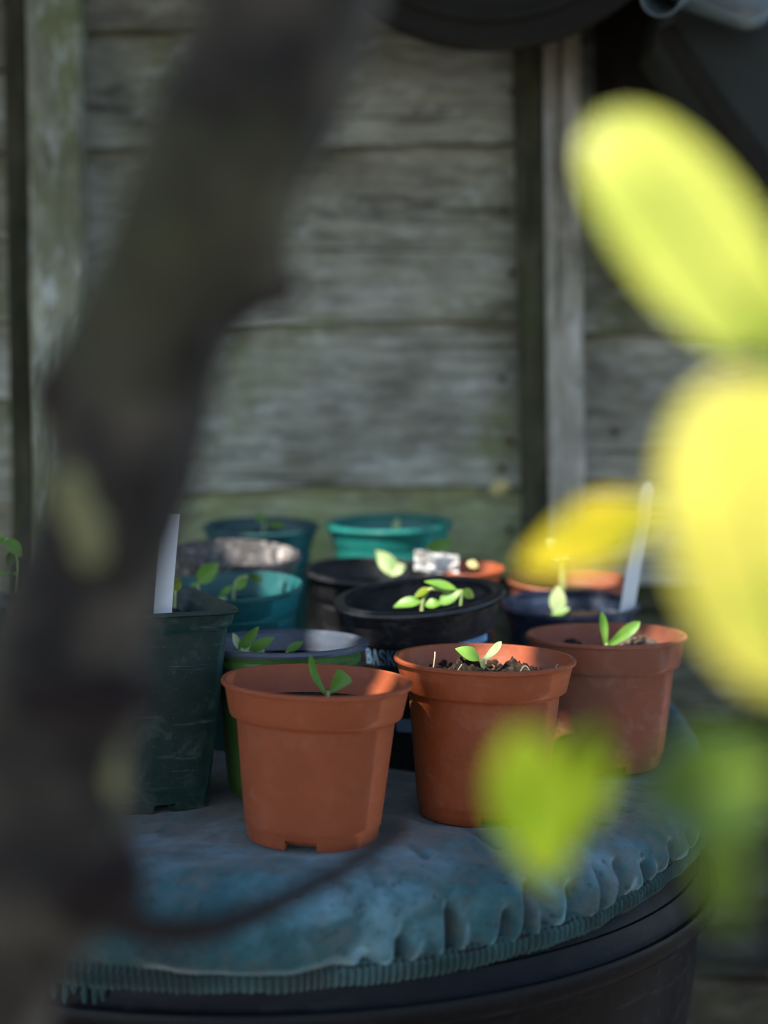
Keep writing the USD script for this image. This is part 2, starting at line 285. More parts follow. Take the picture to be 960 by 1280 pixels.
YF = 1.68                                                     # plane of the fence
fence = thing('wooden_fence', 'weathered grey board fence with green algae behind the pots', 'fence')
def zf(py): return W(480, py, YF)[2]
def xf(px): return W(px, 640, YF)[0]
def board(x0, x1, zlo, zhi, mname, seed, thick=.016):
    """One lapped board: thin and set back at its top, thick and proud at its wavering bottom edge."""
    nx = 26; t = np.linspace(x0, x1, nx)
    wav = (meshkit.fbm(np.stack([t * 5, t * 0 + seed, t * 0], -1), 3, seed) - .5)
    lo = zlo + wav * .016; hi = zhi + .02 + 0 * t
    prof = [(0, 0), (.0, .35), (.0, .75), (.0, 1)]
    rows = []
    for k, fr in enumerate(np.linspace(0, 1, 9)):             # front face upwards
        z = lo * (1 - fr) + hi * fr
        y = YF - .028 * (1 - fr) - .003 + .004 * (meshkit.fbm(np.stack([t * 6, z * 30, t * 0 + seed], -1), 3, seed + 5) - .5)
        y = y + (.003 if k == 0 else 0)
        rows.append(np.stack([t, y, z + (.002 if k == 0 else 0)], -1))
    for fr in (1, .5, 0):
        z = lo * (1 - fr) + hi * fr
        rows.append(np.stack([t, YF - .028 * (1 - fr) + thick * (1 - .6 * fr) + 0 * t, z], -1))
    r = np.array(rows).transpose(1, 0, 2)[::-1]               # rings across the board, one after another along x
    return loft(r)
mat('rusty_nail', {'p': ('principled_bsdf', {'base_color': (.05, .028, .016), 'roughness': .8})}, [])
A90 = trimesh.transformations.rotation_matrix(PI / 2, [1, 0, 0])
battens = [W(q, 640, YF - .072)[0] for q in (-920, -395, 75, 709, 1260, 1800)]
edges_mid = [-360, -165, 48, 187, 408, 612, 720, 880, 1010, 1150, 1320]
edges_left = [-300, -120, 95, 198, 300, 404, 500, 636, 780, 960, 1120, 1300]
edges_right = [-340, -150, 60, 205, 418, 600, 730, 900, 1040, 1148, 1330]
sd = 0
for s in range(len(battens) - 1):
    es = edges_left if s == 1 else edges_mid if s in (0, 2) else edges_right
    es = sorted([zf(e + (s % 2) * 0) for e in es], reverse=True)
    es = [z for z in es if z > .03] + [.03]
    ztop = 1.98
    for zlo in es:
        sd += 1
        mn = 'mossy_board_wood' if (s == 2 and abs(zlo - zf(720)) < .01) else 'fence_board_wood_' + 'abcd'[(sd * 7 + s) % 4]
        if zlo < zf(800): mn = 'shaded_board_wood'
        if zlo > zf(150): mn = 'fence_board_wood_shaded'
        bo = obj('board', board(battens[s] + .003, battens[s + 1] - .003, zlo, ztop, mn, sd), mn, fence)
        if s in (2, 3) and zlo > zf(760):
            for nx_ in ((battens[s + 1] - .052, .05), (battens[s + 1] - .060, .11)) if s == 2 else ((battens[s] + .05, .05),):
                nl = trimesh.creation.cylinder(.0034, .004, sections=12); nl.apply_transform(A90); nl.apply_translation([nx_[0], YF - .033, zlo + nx_[1]]); obj('nail', nl, 'rusty_nail', bo)
        ztop = zlo
for k, bx in enumerate(battens):
    lean = {2: .0, 3: -.012}.get(k, .004)
    def batten_mesh(w, y0, y1, z0, z1, dx=0.0, seed=0, nz=40):
        z = np.linspace(z0, z1, nz); rings = []
        for i, zz in enumerate(z):
            cx = bx + dx - lean * (zz - 1.0) * 2 * -1 + .002 * (meshkit.noise(np.array([[zz * 6, seed, 0]]))[0] - .5)
            ww = w + .003 * (meshkit.noise(np.array([[zz * 9, seed + 3, 0]]))[0] - .5)
            c = .003
            rings.append([(cx - ww / 2 + c, y0, zz), (cx + ww / 2 - c, y0, zz), (cx + ww / 2, y0 + c, zz), (cx + ww / 2, y1, zz), (cx - ww / 2, y1, zz), (cx - ww / 2, y0 + c, zz)])
        return loft(np.array(rings))
    m = 'mossy_batten_wood' if k == 2 else 'batten_wood'
    obj('batten', batten_mesh(.036 if k != 2 else .051, YF - .072, YF - .036, 0.0, 2.0, 0, k), m, fence)
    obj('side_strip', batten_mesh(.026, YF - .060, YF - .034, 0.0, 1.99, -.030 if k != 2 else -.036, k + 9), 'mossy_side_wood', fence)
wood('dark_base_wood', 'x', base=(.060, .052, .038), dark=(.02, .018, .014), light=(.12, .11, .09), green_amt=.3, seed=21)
for k in range(len(battens) - 1):
    obj('base_board', hullbox((battens[k] + .004, YF - .125, -.02), (battens[k + 1] - .004, YF - .080, zf(1148) - .012), .006), 'dark_base_wood', fence)
obj('top_rail', hullbox((battens[0] - .05, YF - .05, 2.005), (battens[-1] + .05, YF + .03, 2.035), .006), 'batten_wood', fence)

# ------------------------------------------------------------------ the bin and its cover
BC = np.array([-.0877, 1.27]); RR = .345
def bintop(r, z): return (r, ZT + z)
prof = [(.27, .004), (.285, .004), (.297, .25), (.310, .52), (.3235, .614), (.3245, .654), (.3255, .660), (.332, .662), (.338, .663), (.3395, .665), (.3402, .668), (.3402, .674), (.3385, .677), (.336, .6772), (.3335, .676), (.330, .6785), (.3265, .687), (.3255, .689), (.3235, .6895), (.316, .703), (.300, .711), (.15, .715), (.0, .716)]
T = np.eye(4); T[:2, 3] = BC
bin_ = thing('round_plastic_bin', 'large round black plastic garden bin under the blue cloth cover', 'bin', T)
i0 = 13
obj('body', lathe(prof[:7] + [(.322, .6605), (.0, .6605)], 200), 'bin_plastic', bin_)
obj('lid', lathe([(.0, .6615), (.326, .6615)] + [(r, z) for r, z in prof[7:]], 200), 'bin_plastic', bin_)
for a in (math.radians(-7), math.radians(173)):
    h = hullbox((.300, -.045, .50), (.334, .045, .535), .008); h.apply_transform(trimesh.transformations.rotation_matrix(a, [0, 0, 1]))
    obj('handle', h, 'bin_plastic', bin_)

# pots: rim centre pixel, depth, rim width in pixels ...; name -> dict, used by the cover to lie flat under them
def ramp(y): return .038 * sstep(1.16, 1.56, y)
POTS = {}
def plan(key, cx, ry, d, w, tiltx=0.0, tilty=0.0, rb=.7):
    P = W(cx, ry, d); R = w * d / FPX / 2
    a, b = math.radians(tiltx), math.radians(tilty)
    Rm = trimesh.transformations.rotation_matrix(b, [0, 1, 0]) @ trimesh.transformations.rotation_matrix(a, [1, 0, 0])
    ax = Rm[:3, 2]; h = .1
    for _ in range(20):
        B = P - h * ax; h += (B[2] - (ZT + ramp(B[1]))) / ax[2]
    M = Rm.copy(); M[:3, 3] = P - h * ax
    POTS[key] = dict(M=M, R=R, h=h, rb=R * rb, inv=np.linalg.inv(M))
plan('front', 396.5, 849, 1.05, 242, 0, 1.9)
plan('middle', 606, 821, 1.108, 230, 0, 1.0)
plan('right', 758, 792, 1.24, 203, 0, -.3)
plan('green', 356, 803, 1.172, 203, 0, 0)
plan('square', 190, 762, 1.15, 200, 0, 0, .7)
plan('teal', 292, 731, 1.292, 174, 5.5, -1)
plan('basket', 523.5, 742, 1.252, 217, 5.5, -4.5)
plan('black', 462, 711, 1.382, 168, 5, 1)
plan('silver', 294, 690, 1.40, 166, 6, 3)
plan('backleft', 326, 656, 1.515, 148, 4, 0)
plan('backright', 486.5, 652, 1.515, 163, 3, -1)
plan('navy', 712, 753, 1.352, 178, 4, 0)
plan('backterra', 708, 722, 1.462, 152, 5, 0, .62)
plan('small', 586, 709, 1.40, 90, 5, 0)
plan('left', -45, 752, 1.22, 158, 2, 0)

def bulge(a, r):
    d = np.abs((a - math.radians(8) + PI) % (2 * PI) - PI)
    return .022 * np.exp(-(d / .42) ** 2) * np.exp(-((r - .318) / .020) ** 2)
def make_tucks():
    r = np.random.default_rng(44); out = []
    def add(a0, big):
        out.append((math.radians(a0), r.uniform(.006, .013) * (1.25 if big else 1), r.uniform(.007, .016) * (1.15 if big else .6), r.uniform(.05, .55) if big else r.uniform(.45, .75), r.normal(0, .03)))
    q = 284.0
    while q < 372: q += r.uniform(2.4, 6.2); add(q, True)
    while q < 595: q += r.uniform(3.5, 9); add(q, False)
    for q in (287, 283.5, 243, 237, 233, 226, 222): add(q, False)
    return out
TUCKS = make_tucks()
def tucks(a, t):
    o = 0 * a
    for a0, w, dep, t0, sl in TUCKS:
        d = (a - a0 - sl * (1 - t) + PI) % (2 * PI) - PI
        k = float(sstep(t0, min(1, t0 + .35), t)) * (1 - .35 * float(sstep(.9, 1, t)))
        o += k * dep * (-np.exp(-(d / w) ** 2) + .38 * np.exp(-((np.abs(d) - 2.4 * w) / (1.5 * w)) ** 2))
    return o
NA, nr = 2160, 46
a = np.linspace(0, 2 * PI, NA, endpoint=False)
# stronger gathers at the front right, a smooth hanging bulge at the front left
front = (a + 2 * PI) % (2 * PI)
wgt = .35 + .75 * np.exp(-(((front - math.radians(315)) / .55) ** 2))
sag = np.exp(-(((front - math.radians(272)) / .22) ** 2))
hvar = meshkit.noise(np.stack([np.cos(a) * 11, np.sin(a) * 11, a * 0], -1), 41); hvar2 = meshkit.noise(np.stack([np.cos(a) * 13, np.sin(a) * 13, a * 0], -1), 43)
lift = sstep(math.radians(278), math.radians(335), front) + .45 * sstep(math.radians(262), math.radians(235), front) * (front > math.radians(150)) + (front < math.radians(120)) * (1 - sstep(math.radians(20), math.radians(110), front))
rows = []
for r in np.linspace(0.002, .300, nr):
    rows.append((r + 0 * a, 0 * a))
for t in np.linspace(0, 1, 26)[1:]:
    th = t * PI / 2                                            # shoulder, then skirt
    if t < .5:
        th = t * 2 * PI / 2
        rr = .300 + .032 * math.sin(th); zz = -.017 * (1 - math.cos(th))
    else:
        k = (t - .5) * 2
        rr = .332 - .004 * k ** 2; zz = -.017 - (.0365 - .0215 * lift) * k
    fr = sstep(.15, 1, t)
    out = .0050 * fr * (meshkit.fbm(np.stack([np.cos(a) * 14, np.sin(a) * 14, a * 0 + t * 1.6], -1), 4, 31) - .5) + tucks(a, t) + sag * .013 * math.sin(PI * t ** 1.5)
    rows.append((rr + out, zz - sag * .013 * math.sin(PI * t ** 1.6) + .003 * fr * (meshkit.fbm(np.stack([np.cos(a) * 9, np.sin(a) * 9, a * 0 + 3], -1), 3, 33) - .5)))
V = []
for r, z in rows:
    x, y = BC[0] + r * np.cos(a), BC[1] + r * np.sin(a)
    wob = meshkit.fbm(np.stack([x * 17, y * 17, x * 0 + 2], -1), 4, 21) - .55
    wob2 = np.abs(meshkit.fbm(np.stack([x * 9, y * 9, x * 0 + 7], -1), 3, 5) - .5)
    flat = np.ones_like(x)
    for p in POTS.values():
        dd = np.hypot(x - p['M'][0, 3], y - p['M'][1, 3]) - p['rb']
        flat *= sstep(.0, .022, dd)
    zz = ZT + z + ramp(y) + bulge(a, r) + np.where(r > .29, .6, 1) * flat * (.015 * wob - .016 * wob2 + .004)
    zz = zz - (1 - flat) * .0006
    # the pull of the gathers reaches a little way onto the top
    zz = zz + .35 * tucks(a, .62) * sstep(.262, .300, r) * (np.asarray(r) < .3005) * flat
    V.append(np.stack([x, y, zz], -1))
V = np.array(V)
cov = thing('cloth_cover', 'faded blue gathered cloth cover stretched over the black bin top', 'cover')
obj('fabric', TM(V.reshape(-1, 3), grid_faces(len(V), NA, True)), 'cover_cloth', cov, smooth=True)
# hem: elasticated ribbed band
edge = V[-1]; ea = a
NH = 6000; ah = np.linspace(0, 2 * PI, NH, endpoint=False)
er = np.interp(ah, a, np.hypot(edge[:, 0] - BC[0], edge[:, 1] - BC[1]), period=2 * PI); ez = np.interp(ah, a, edge[:, 2] - ramp(edge[:, 1]), period=2 * PI)
from scipy.ndimage import gaussian_filter1d
er = gaussian_filter1d(er, 30, mode='wrap'); ez = gaussian_filter1d(ez, 40, mode='wrap')
ribph = ah * 480 + 6 * meshkit.fbm(np.stack([np.cos(ah) * 9, np.sin(ah) * 9, ah * 0], -1), 3, 2)
rib = np.sin(ribph)
hemrows = []
for k, t in enumerate(np.linspace(0, 1, 12)):
    prf = math.sin(PI * t)
    rr = er + .001 + .0030 * prf + .0022 * rib * (.45 + .55 * prf) + (.0008 if k in (3, 4, 8) else 0)
    zz = ez + .003 - .0150 * t + .0012 * (meshkit.noise(np.stack([ah * 55, ah * 0, ah * 0], -1), 6) - .5) * t
    hemrows.append(np.stack([BC[0] + rr * np.cos(ah), BC[1] + rr * np.sin(ah), zz + ramp(BC[1] + rr * np.sin(ah))], -1))
hr = np.array(hemrows)
obj('elastic_hem', TM(hr.reshape(-1, 3), grid_faces(12, NH, True)), 'cover_hem_cloth', cov, smooth=True)
fr_ = []
for k in range(30):                                            # frayed tails under the hem at the front left
    an = math.radians(226 + 32 * (k + RNG.uniform(-.25, .25)) / 30)
    i = int(an / (2 * PI) * NH) % NH; p0 = hr[-2, i]; L = RNG.uniform(.004, .013)
    rd = np.array([math.cos(an), math.sin(an), 0])
    fr_.append(tube([p0 + [0, 0, .003], p0 + rd * .0012 - [0, 0, L * .5], p0 + rd * RNG.uniform(.0, .003) - [0, 0, L]], [.0016, .0022, .0013], 6))
obj('frayed_edge', cat(fr_), 'cover_hem_cloth', cov)
obj('thread', cat([tube(spline([hr[2, int(i0 * NH / 360) % NH] + [0, 0, 0] for i0 in np.arange(s, s + 46, 2)], 60), .0006, 5) for s in (270, 300)]), 'dark_bark', cov)

# ------------------------------------------------------------------ pots
def pot_profile(R, h, rb, collar=.0225, step=.0045, lip=.0022, lip_h=.0032, foot=.008, foot_in=.0008, wall=.0014, taper_c=.0035, floor=.004, round_lip=0.0):
    zc = h - collar; slope = (R - taper_c - lip - step - rb) / (zc)
    rc = R - lip - taper_c
    def body(z): return rb + slope * z
    o = [(0, .0012), (rb * .8, .0012), (rb * .86, 0), (rb - foot_in - .0008, 0), (rb - foot_in, .001), (body(foot) - foot_in, foot), (body(foot + .0015), foot + .0018)]
    o += [(body(z), z) for z in np.linspace(foot + .004, zc - .003, 6)]
    o += [(body(zc - .0012), zc - .0012), (body(zc) + .0008, zc), (rc - .0008, zc + .0004), (rc, zc + .0015)]
    o += [(rc + taper_c * t, zc + .0015 + (h - lip_h - zc - .0018) * t) for t in (.25, .5, .75, 1)]
    if round_lip:
        q = [( -.0, 0), (.6, .1), (1, .5), (.85, .85), (.4, 1.0), (-.2, 1.0), (-.6, .7)]
        o += [(R - lip + lip * a_ , h - lip_h + lip_h * b_) for a_, b_ in q]
    else:
        o += [(R - .0005, h - lip_h + .0003), (R, h - lip_h + .001), (R, h - .0008), (R - .0006, h), (R - lip - .0002, h), (R - lip - .0008, h - .0006)]
    inner = [(R - lip - wall, h - lip_h - .001), (rc - wall, zc + .003), (body(zc) - wall + .001, zc - .001)] + [(body(z) - wall, z) for z in (zc * .7, zc * .4, floor + .002)] + [(body(floor) - wall - .002, floor), (0, floor)]
    return o + inner, body, zc
def make_pot(key, name, label, mat_, collar=.0225, step=.0045, lip=.0022, lip_h=.0032, taper_c=.0035, foot=.008, notches=(), soil=.017, soil_mat='soil_look', round_lip=0, rb=None, group=None, grooves=(), slots=(), liner=None, mounds=(), shape=None, Mz=0.0, rough_soil=.006, segs=120):
    p = POTS[key]; R, h = p['R'], p['h']; rb = rb or p['rb']
    if shape: R, rb = R, rb
    prof, body, zc = pot_profile(R, h, rb, collar, step, lip, lip_h, foot, taper_c=taper_c, round_lip=round_lip)
    M = p['M'] @ trimesh.transformations.rotation_matrix(Mz, [0, 0, 1]); p['M'] = M; p['inv'] = np.linalg.inv(M); p['zc'] = zc
    t = thing(name, label, 'plant pot', M, group or 'plant pots standing on the covered bin')
    m = lathe(prof, segs, shape)
    cutters = []
    for ang, wd, hh in notches:
        c = box((rb - .012, -wd / 2, -.01), (rb + .02, wd / 2, hh)); c.apply_transform(trimesh.transformations.rotation_matrix(math.radians(ang) - Mz, [0, 0, 1])); cutters.append(c)
    for ang, wd, z0, z1 in slots:
        c = box((R - .02, -wd / 2, h - z0), (R + .02, wd / 2, h - z1)); c.apply_transform(trimesh.transformations.rotation_matrix(math.radians(ang), [0, 0, 1])); cutters.append(c)
    if cutters: m = cut(m, cutters)
    obj('pot_body', m, mat_, t)
    for z0, dr in grooves:
        zz = h - z0; rr = body(zz) if zz < zc else R - lip - taper_c * .6
        obj('moulded_band', lathe([(rr + dr * .2, zz - .003), (rr + dr, zz - .0015), (rr + dr, zz + .0015), (rr + dr * .2, zz + .003), (rr - .001, zz + .003), (rr - .001, zz - .003)], segs, shape), mat_, t)
    if liner:
        W0 = .0009
        obj('inner_liner', lathe([(R - lip - .0035, h - .022), (R - lip - .0026, h - .004), (R - .0004, h - .0034), (R + .0016, h - .0030), (R + .0022, h - .0012), (R + .0014, h + .0008), (R - .0012, h + .0014), (R - lip - .0034, h - .001), (R - lip - .0050, h - .006), (R - lip - .0064, h - .010), (R - lip - .0066, h - .013), (R - lip - .0090, h - .016), (body(h * .3) - .006, h * .3), (body(h * .3) - .005, h * .3)], segs), liner, t)
    # soil
    zs = h - soil; rs = (body(zs) if zs < zc else R - lip - taper_c * (1 - (zs - zc) / collar) ) - .0016 - (.006 if liner else 0)
    nn, na = 44, 140
    aa = np.linspace(0, 2 * PI, na, endpoint=False); rows = []
    kx, ky = np.cos(aa), np.sin(aa)
    if shape:
        q = (np.abs(kx) ** shape + np.abs(ky) ** shape) ** (-1 / shape); kx, ky = kx * q, ky * q
    sdd = len(p['M'].tobytes()) + int(R * 1e5)
    for r in np.linspace(.01, 1, nn):
        x, y = r * rs * kx, r * rs * ky
        z = zs + rough_soil * (meshkit.fbm(np.stack([x * 110, y * 110, x * 0 + sdd % 17], -1), 4, sdd % 50) - .5) * 2.4 - .004 * sstep(.8, 1, r)
        z += .0025 * (meshkit.noise(np.stack([x * 420, y * 420, x * 0], -1), 3) - .5)
        if zs > zc: z = np.maximum(z, zc + .0045)
        for mx, my, ms, mh in mounds:
            g = np.exp(-(((x - mx) ** 2 + (y - my) ** 2) / ms ** 2)); z += mh * g * (.55 + .9 * meshkit.fbm(np.stack([x * 380, y * 380, x * 0 + 3], -1), 4, 9))
        rows.append(np.stack([x, y, z], -1))
    so = obj('soil', TM(np.array(rows).reshape(-1, 3), grid_faces(nn, na, True)), soil_mat, t, smooth=True)
    return t
def at_pot(key, local):
    return (POTS[key]['M'] @ np.r_[local, 1])[:3]
def on_soil(key, px, py):
    """Point of a pot's surroundings at a pixel, taken in the plane through the pot's axis that faces the camera."""
    p = POTS[key]; Y = at_pot(key, (0, 0, p['h']))[1]; return W(px, py, Y)

def crumbs(parent, n, R, z, seed, smin=.001, smax=.004, mat_='soil_look'):
    r = np.random.default_rng(seed); ms = []
    for _ in range(n):
        c = trimesh.creation.icosphere(1, 1.0); s = r.uniform(smin, smax)
        c.vertices *= s * r.uniform(.6, 1.2, 3) * (1 + .35 * (r.random((len(c.vertices), 1)) - .5))
        an, rad = r.uniform(0, 2 * PI), R * math.sqrt(r.random()); c.apply_translation([rad * math.cos(an), rad * math.sin(an), z + r.uniform(-.001, .003)]); ms.append(c)
    tag(obj('soil_crumbs', cat(ms), mat_, parent, smooth=True), kind='stuff')
def straws(parent, specs):
    for pts, rad in specs: obj('straw', tube(spline(pts, 10), rad, 5), 'fibre_look', parent)

g_t = None
mid_mounds = [(-.012, -.006, .013, .016), (.022, .002, .013, .012), (-.042, .0, .009, .008), (.005, -.035, .02, .004)]
t1 = make_pot('front', 'terracotta_pot', 'terracotta plastic pot nearest the camera with a drainage notch at its foot', 'terracotta_plastic', notches=[(262, .020, .0065), (22, .02, .0065), (142, .02, .0065)], soil=.0212, rough_soil=.002)
t2 = make_pot('middle', 'terracotta_pot', 'glossy terracotta plastic pot with dark lumpy soil, second from the front', 'terracotta_plastic_clean', collar=.0215, notches=[(280, .020, .0065), (40, .02, .0065), (160, .02, .0065)], soil=.0150, mounds=mid_mounds, rough_soil=.005)
crumbs(t2, 420, .048, POTS['middle']['h'] - .0135, 4, .0006, .0024)
t3 = make_pot('right', 'terracotta_pot', 'dusty terracotta plastic pot standing rightmost at the cover edge', 'terracotta_plastic_dusty', collar=.023, notches=[(272, .016, .006), (30, .02, .006), (150, .02, .006)], soil=.0175, mounds=[(-.026, 0, .012, .013), (.022, .0, .017, .015)], rough_soil=.004)
lump = trimesh.creation.icosphere(3, 1.0); lv = lump.vertices
lump.vertices = lv * np.array([.017, .013, .010]) * (1 + .5 * (meshkit.fbm(lv * 4 + 3, 4, 6)[:, None] - .5)); lump.apply_translation([.024, .004, POTS['right']['h'] - .013])
obj('dry_soil_lump', lump, 'dry_soil_look', t3, smooth=True)
straws(t2, [([(-.004, -.03, .0), (.012, -.034, .006), (.026, -.032, .001)], .0006), ([(.010, -.02, .002), (.02, -.012, .008), (.028, -.02, .001)], .0005), ([(-.04, -.01, 0), (-.037, -.008, .012), (-.036, -.006, .018)], .0005), ([(-.028, -.018, 0), (-.025, -.018, .008), (-.022, -.019, .011)], .0005)][:0])
hm = POTS['middle']['h'] - .013
straws(t2, [([(x0, y0, hm), (x1, y1, hm + z1), (x2, y2, hm + z2)], .00045) for x0, y0, x1, y1, z1, x2, y2, z2 in
            [(.004, -.034, .014, -.036, .006, .026, -.034, .001), (.020, -.02, .026, -.016, .010, .030, -.02, .002), (-.036, -.01, -.034, -.01, .010, -.0335, -.008, .017), (-.022, -.02, -.018, -.02, .008, -.016, -.02, .011), (.044, -.005, .046, -.006, .006, .048, -.006, .010), (-.008, -.022, -.004, -.02, .006, .002, -.022, .003), (.0, -.036, .006, -.038, .004, .012, -.034, .0), (-.018, -.03, -.012, -.032, .005, -.004, -.03, .001), (.030, -.028, .034, -.03, .008, .039, -.026, .004)]])
crumbs(t2, 60, .046, POTS['middle']['h'] - .0125, 14, .0006, .0018, 'dry_soil_look')
hf = POTS['front']['h'] - .0195
straws(t1, [([(x, -.03, hf), (x + .001, -.031, hf + .006), (x + .003, -.031, hf + .009)], .0004) for x in (-.012, .018, .034)])

t4 = make_pot('green', 'green_pot', 'leaf green pot with a slate grey inside and rim behind the nearest pot', 'leaf_green_plastic', collar=.012, step=.002, lip=.002, liner='slate_plastic', soil=.018, grooves=[(.010, .0009), (.020, .0009)], foot=.006)
t6 = make_pot('teal', 'teal_pot', 'teal round pot with two slots below its rim, beside the black lettered pot', 'teal_plastic', collar=.020, step=.0015, lip=.0016, lip_h=.004, taper_c=.003, soil=.022, slots=[(41, .0045, .017, .006), (27, .0045, .017, .006)])
t7 = make_pot('basket', 'black_pot', 'black nursery pot with blue lettering and blue stickers on its front', 'black_plastic', collar=.028, step=.003, lip=.0055, lip_h=.0065, taper_c=.0035, round_lip=1, soil=.026, rb=POTS['basket']['R'] * .74)
t8 = make_pot('black', 'black_pot', 'plain black pot with a white paper label and bright seedling inside', 'black_plastic', collar=.022, step=.002, lip=.004, lip_h=.005, round_lip=1, soil=.020)
t9 = make_pot('silver', 'black_pot', 'black pot coloured pale for sunlight, between two teal pots on the left', 'sunlit_black_plastic', collar=.026, step=.002, lip=.002, soil=.05)
t10 = make_pot('backleft', 'teal_pot', 'dark teal pot in the back row next to the tree stem', 'dark_teal_plastic', collar=.018, step=.0015, lip=.003, lip_h=.004, round_lip=1, soil=.012)
t11 = make_pot('backright', 'teal_pot', 'bright sunlit teal pot at the back right in front of the fence', 'light_teal_plastic', collar=.020, step=.0015, lip=.004, lip_h=.0055, round_lip=1, soil=.016)
t14 = make_pot('navy', 'navy_pot', 'navy blue pot behind the rightmost terracotta pot, holding a white tag', 'navy_plastic', collar=.014, step=.0015, lip=.003, lip_h=.004, round_lip=1, soil=.016, mounds=[(-.012, -.02, .012, .006)])
t12 = make_pot('backterra', 'terracotta_pot', 'sunlit terracotta pot behind the navy pot with a tall pale seedling', 'terracotta_plastic_dusty', collar=.02, soil=.019, rb=.033)
t13 = make_pot('small', 'terracotta_pot', 'small terracotta pot mostly hidden behind the black lettered pot', 'terracotta_plastic', collar=.014, step=.003, soil=.012)
t15 = make_pot('left', 'teal_pot', 'dark teal pot at the far left edge behind the tree stem', 'dark_teal_plastic', collar=.02, step=.0015, soil=.012)
# square pot: its right front corner and rim are fixed by the picture
p = POTS['square']
side = .142; rot = math.radians(21)
cr = W(307, 762, 1.105)
cdir = np.array([math.cos(rot), math.sin(rot)]); ndir = np.array([-math.sin(rot), math.cos(rot)])
cen = cr[:2] - cdir * side / 2 + ndir * side / 2
Ms = trimesh.transformations.rotation_matrix(rot, [0, 0, 1]); Ms[:3, 3] = [cen[0], cen[1], ZT + ramp(cen[1])]
p.update(M=Ms, R=side / 2, h=cr[2] - ZT - ramp(cen[1]), rb=side / 2 * .74)
t5 = make_pot('square', 'square_pot', 'dark green square plastic pot behind the tree stem', 'dark_green_plastic', collar=.0125, step=.0025, lip=.0022, taper_c=.0015, foot=.012, notches=[(-90 + math.degrees(rot), .014, .006), (math.degrees(rot), .014, .006)], soil=.014, shape=9, segs=160)

# lettering and stickers on the black pot, bent round its wall
def on_wall(m, key, ang0, ztop, out=.0006):
    """Bends a flat drawing (x across, y up from 0 at its own baseline) round a pot's wall, ang0 being the bearing of x = 0."""
    p = POTS[key]; m = m.subdivide_to_size(.004, max_iter=6) if hasattr(m, 'subdivide_to_size') else m
    v = np.array(m.vertices); zc = p['zc']; R = p['R'] - .0055 - .0035 - .003; rb = p['R'] * .74
    z = p['h'] - ztop + v[:, 1]; rr = rb + (R - rb) * z / zc + out + v[:, 2]
    an = ang0 + v[:, 0] / (R * .95)
    return TM(np.stack([rr * np.cos(an), rr * np.sin(an), z], 1), m.faces)
def serif(ch, h):
    w, t = .62, .05
    def ln(*p, k=.055): return LineString(p).buffer(k, cap_style=2)
    S = lambda x, y, l=.28: sbox(x - l / 2, y - .022 if y > .5 else y, x + l / 2, y if y > .5 else y + .022 + .02)
    if ch == 'B':
        g = [sbox(.10, 0, .22, 1), S(.12, 0), S(.12, 1), Polygon([(.2, .94), (.40, .94), (.52, .84), (.52, .64), (.40, .54), (.2, .54)]).buffer(.06).difference(Polygon([(.2, .92), (.36, .92), (.44, .82), (.44, .64), (.36, .56), (.2, .56)])), Polygon([(.2, .48), (.42, .48), (.58, .38), (.58, .16), (.44, .06), (.2, .06)]).buffer(.06).difference(Polygon([(.2, .47), (.38, .47), (.49, .36), (.49, .18), (.40, .07), (.2, .07)]))]; w = .70
    elif ch == 'A':
        g = [ln((.08, .0), (.36, 1.0), k=.03), ln((.36, 1.0), (.62, 0), k=.07), sbox(.18, .32, .54, .37), S(.08, 0, .2), S(.62, 0, .24)]; w = .74
    elif ch == 'S':
        c = [(.50, .76), (.46, .90), (.32, .97), (.18, .92), (.11, .78), (.16, .62), (.32, .52), (.48, .42), (.54, .26), (.48, .10), (.32, .03), (.15, .09), (.09, .24)]
        g = [LineString(spline(np.c_[np.array(c), np.zeros(len(c))], 50)[:, :2]).buffer(.055), sbox(.48, .72, .52, 1.0), sbox(.07, 0, .11, .28)]; w = .66
    elif ch == 'K':
        g = [sbox(.10, 0, .22, 1), S(.16, 0), S(.16, 1), ln((.22, .40), (.60, 1.0), k=.03), ln((.34, .56), (.66, 0), k=.07), S(.60, 1, .22), S(.66, 0, .24)]; w = .80
    elif ch == 'N':
        g = [sbox(.12, 0, .18, 1), sbox(.60, 0, .66, 1), ln((.14, 1), (.63, 0), k=.065), S(.12, 1, .2), S(.14, 0, .24), S(.63, 1, .24)]; w = .80
    elif ch == 'I':
        g = [sbox(.12, 0, .24, 1), S(.18, 0), S(.18, 1)]; w = .38
    elif ch == 'T':
        g = [sbox(.27, 0, .39, 1), S(.33, 0), sbox(.03, .95, .63, 1), sbox(.03, .76, .06, 1), sbox(.60, .76, .63, 1)]; w = .68
    elif ch == 'E':
        g = [sbox(.10, 0, .22, 1), sbox(.05, .95, .54, 1), sbox(.05, 0, .56, .05), sbox(.2, .48, .42, .53), sbox(.5, .78, .54, 1), sbox(.52, 0, .56, .22), sbox(.39, .40, .42, .62)]; w = .64
    g = shapely.union_all(g)
    return affinity.scale(g, h, h, origin=(0, 0)), w * h
def word(s, h, depth=.0003):
    x, ms = 0, []
    for ch in s:
        g, w = serif(ch, h)
        g = affinity.scale(g, .76, 1, origin=(0, 0)); g = affinity.translate(g, x, 0); x += .76 * w + .02 * h
        for q in getattr(g, 'geoms', [g]): ms.append(trimesh.creation.extrude_polygon(q, depth, engine='earcut'))
    return cat(ms)
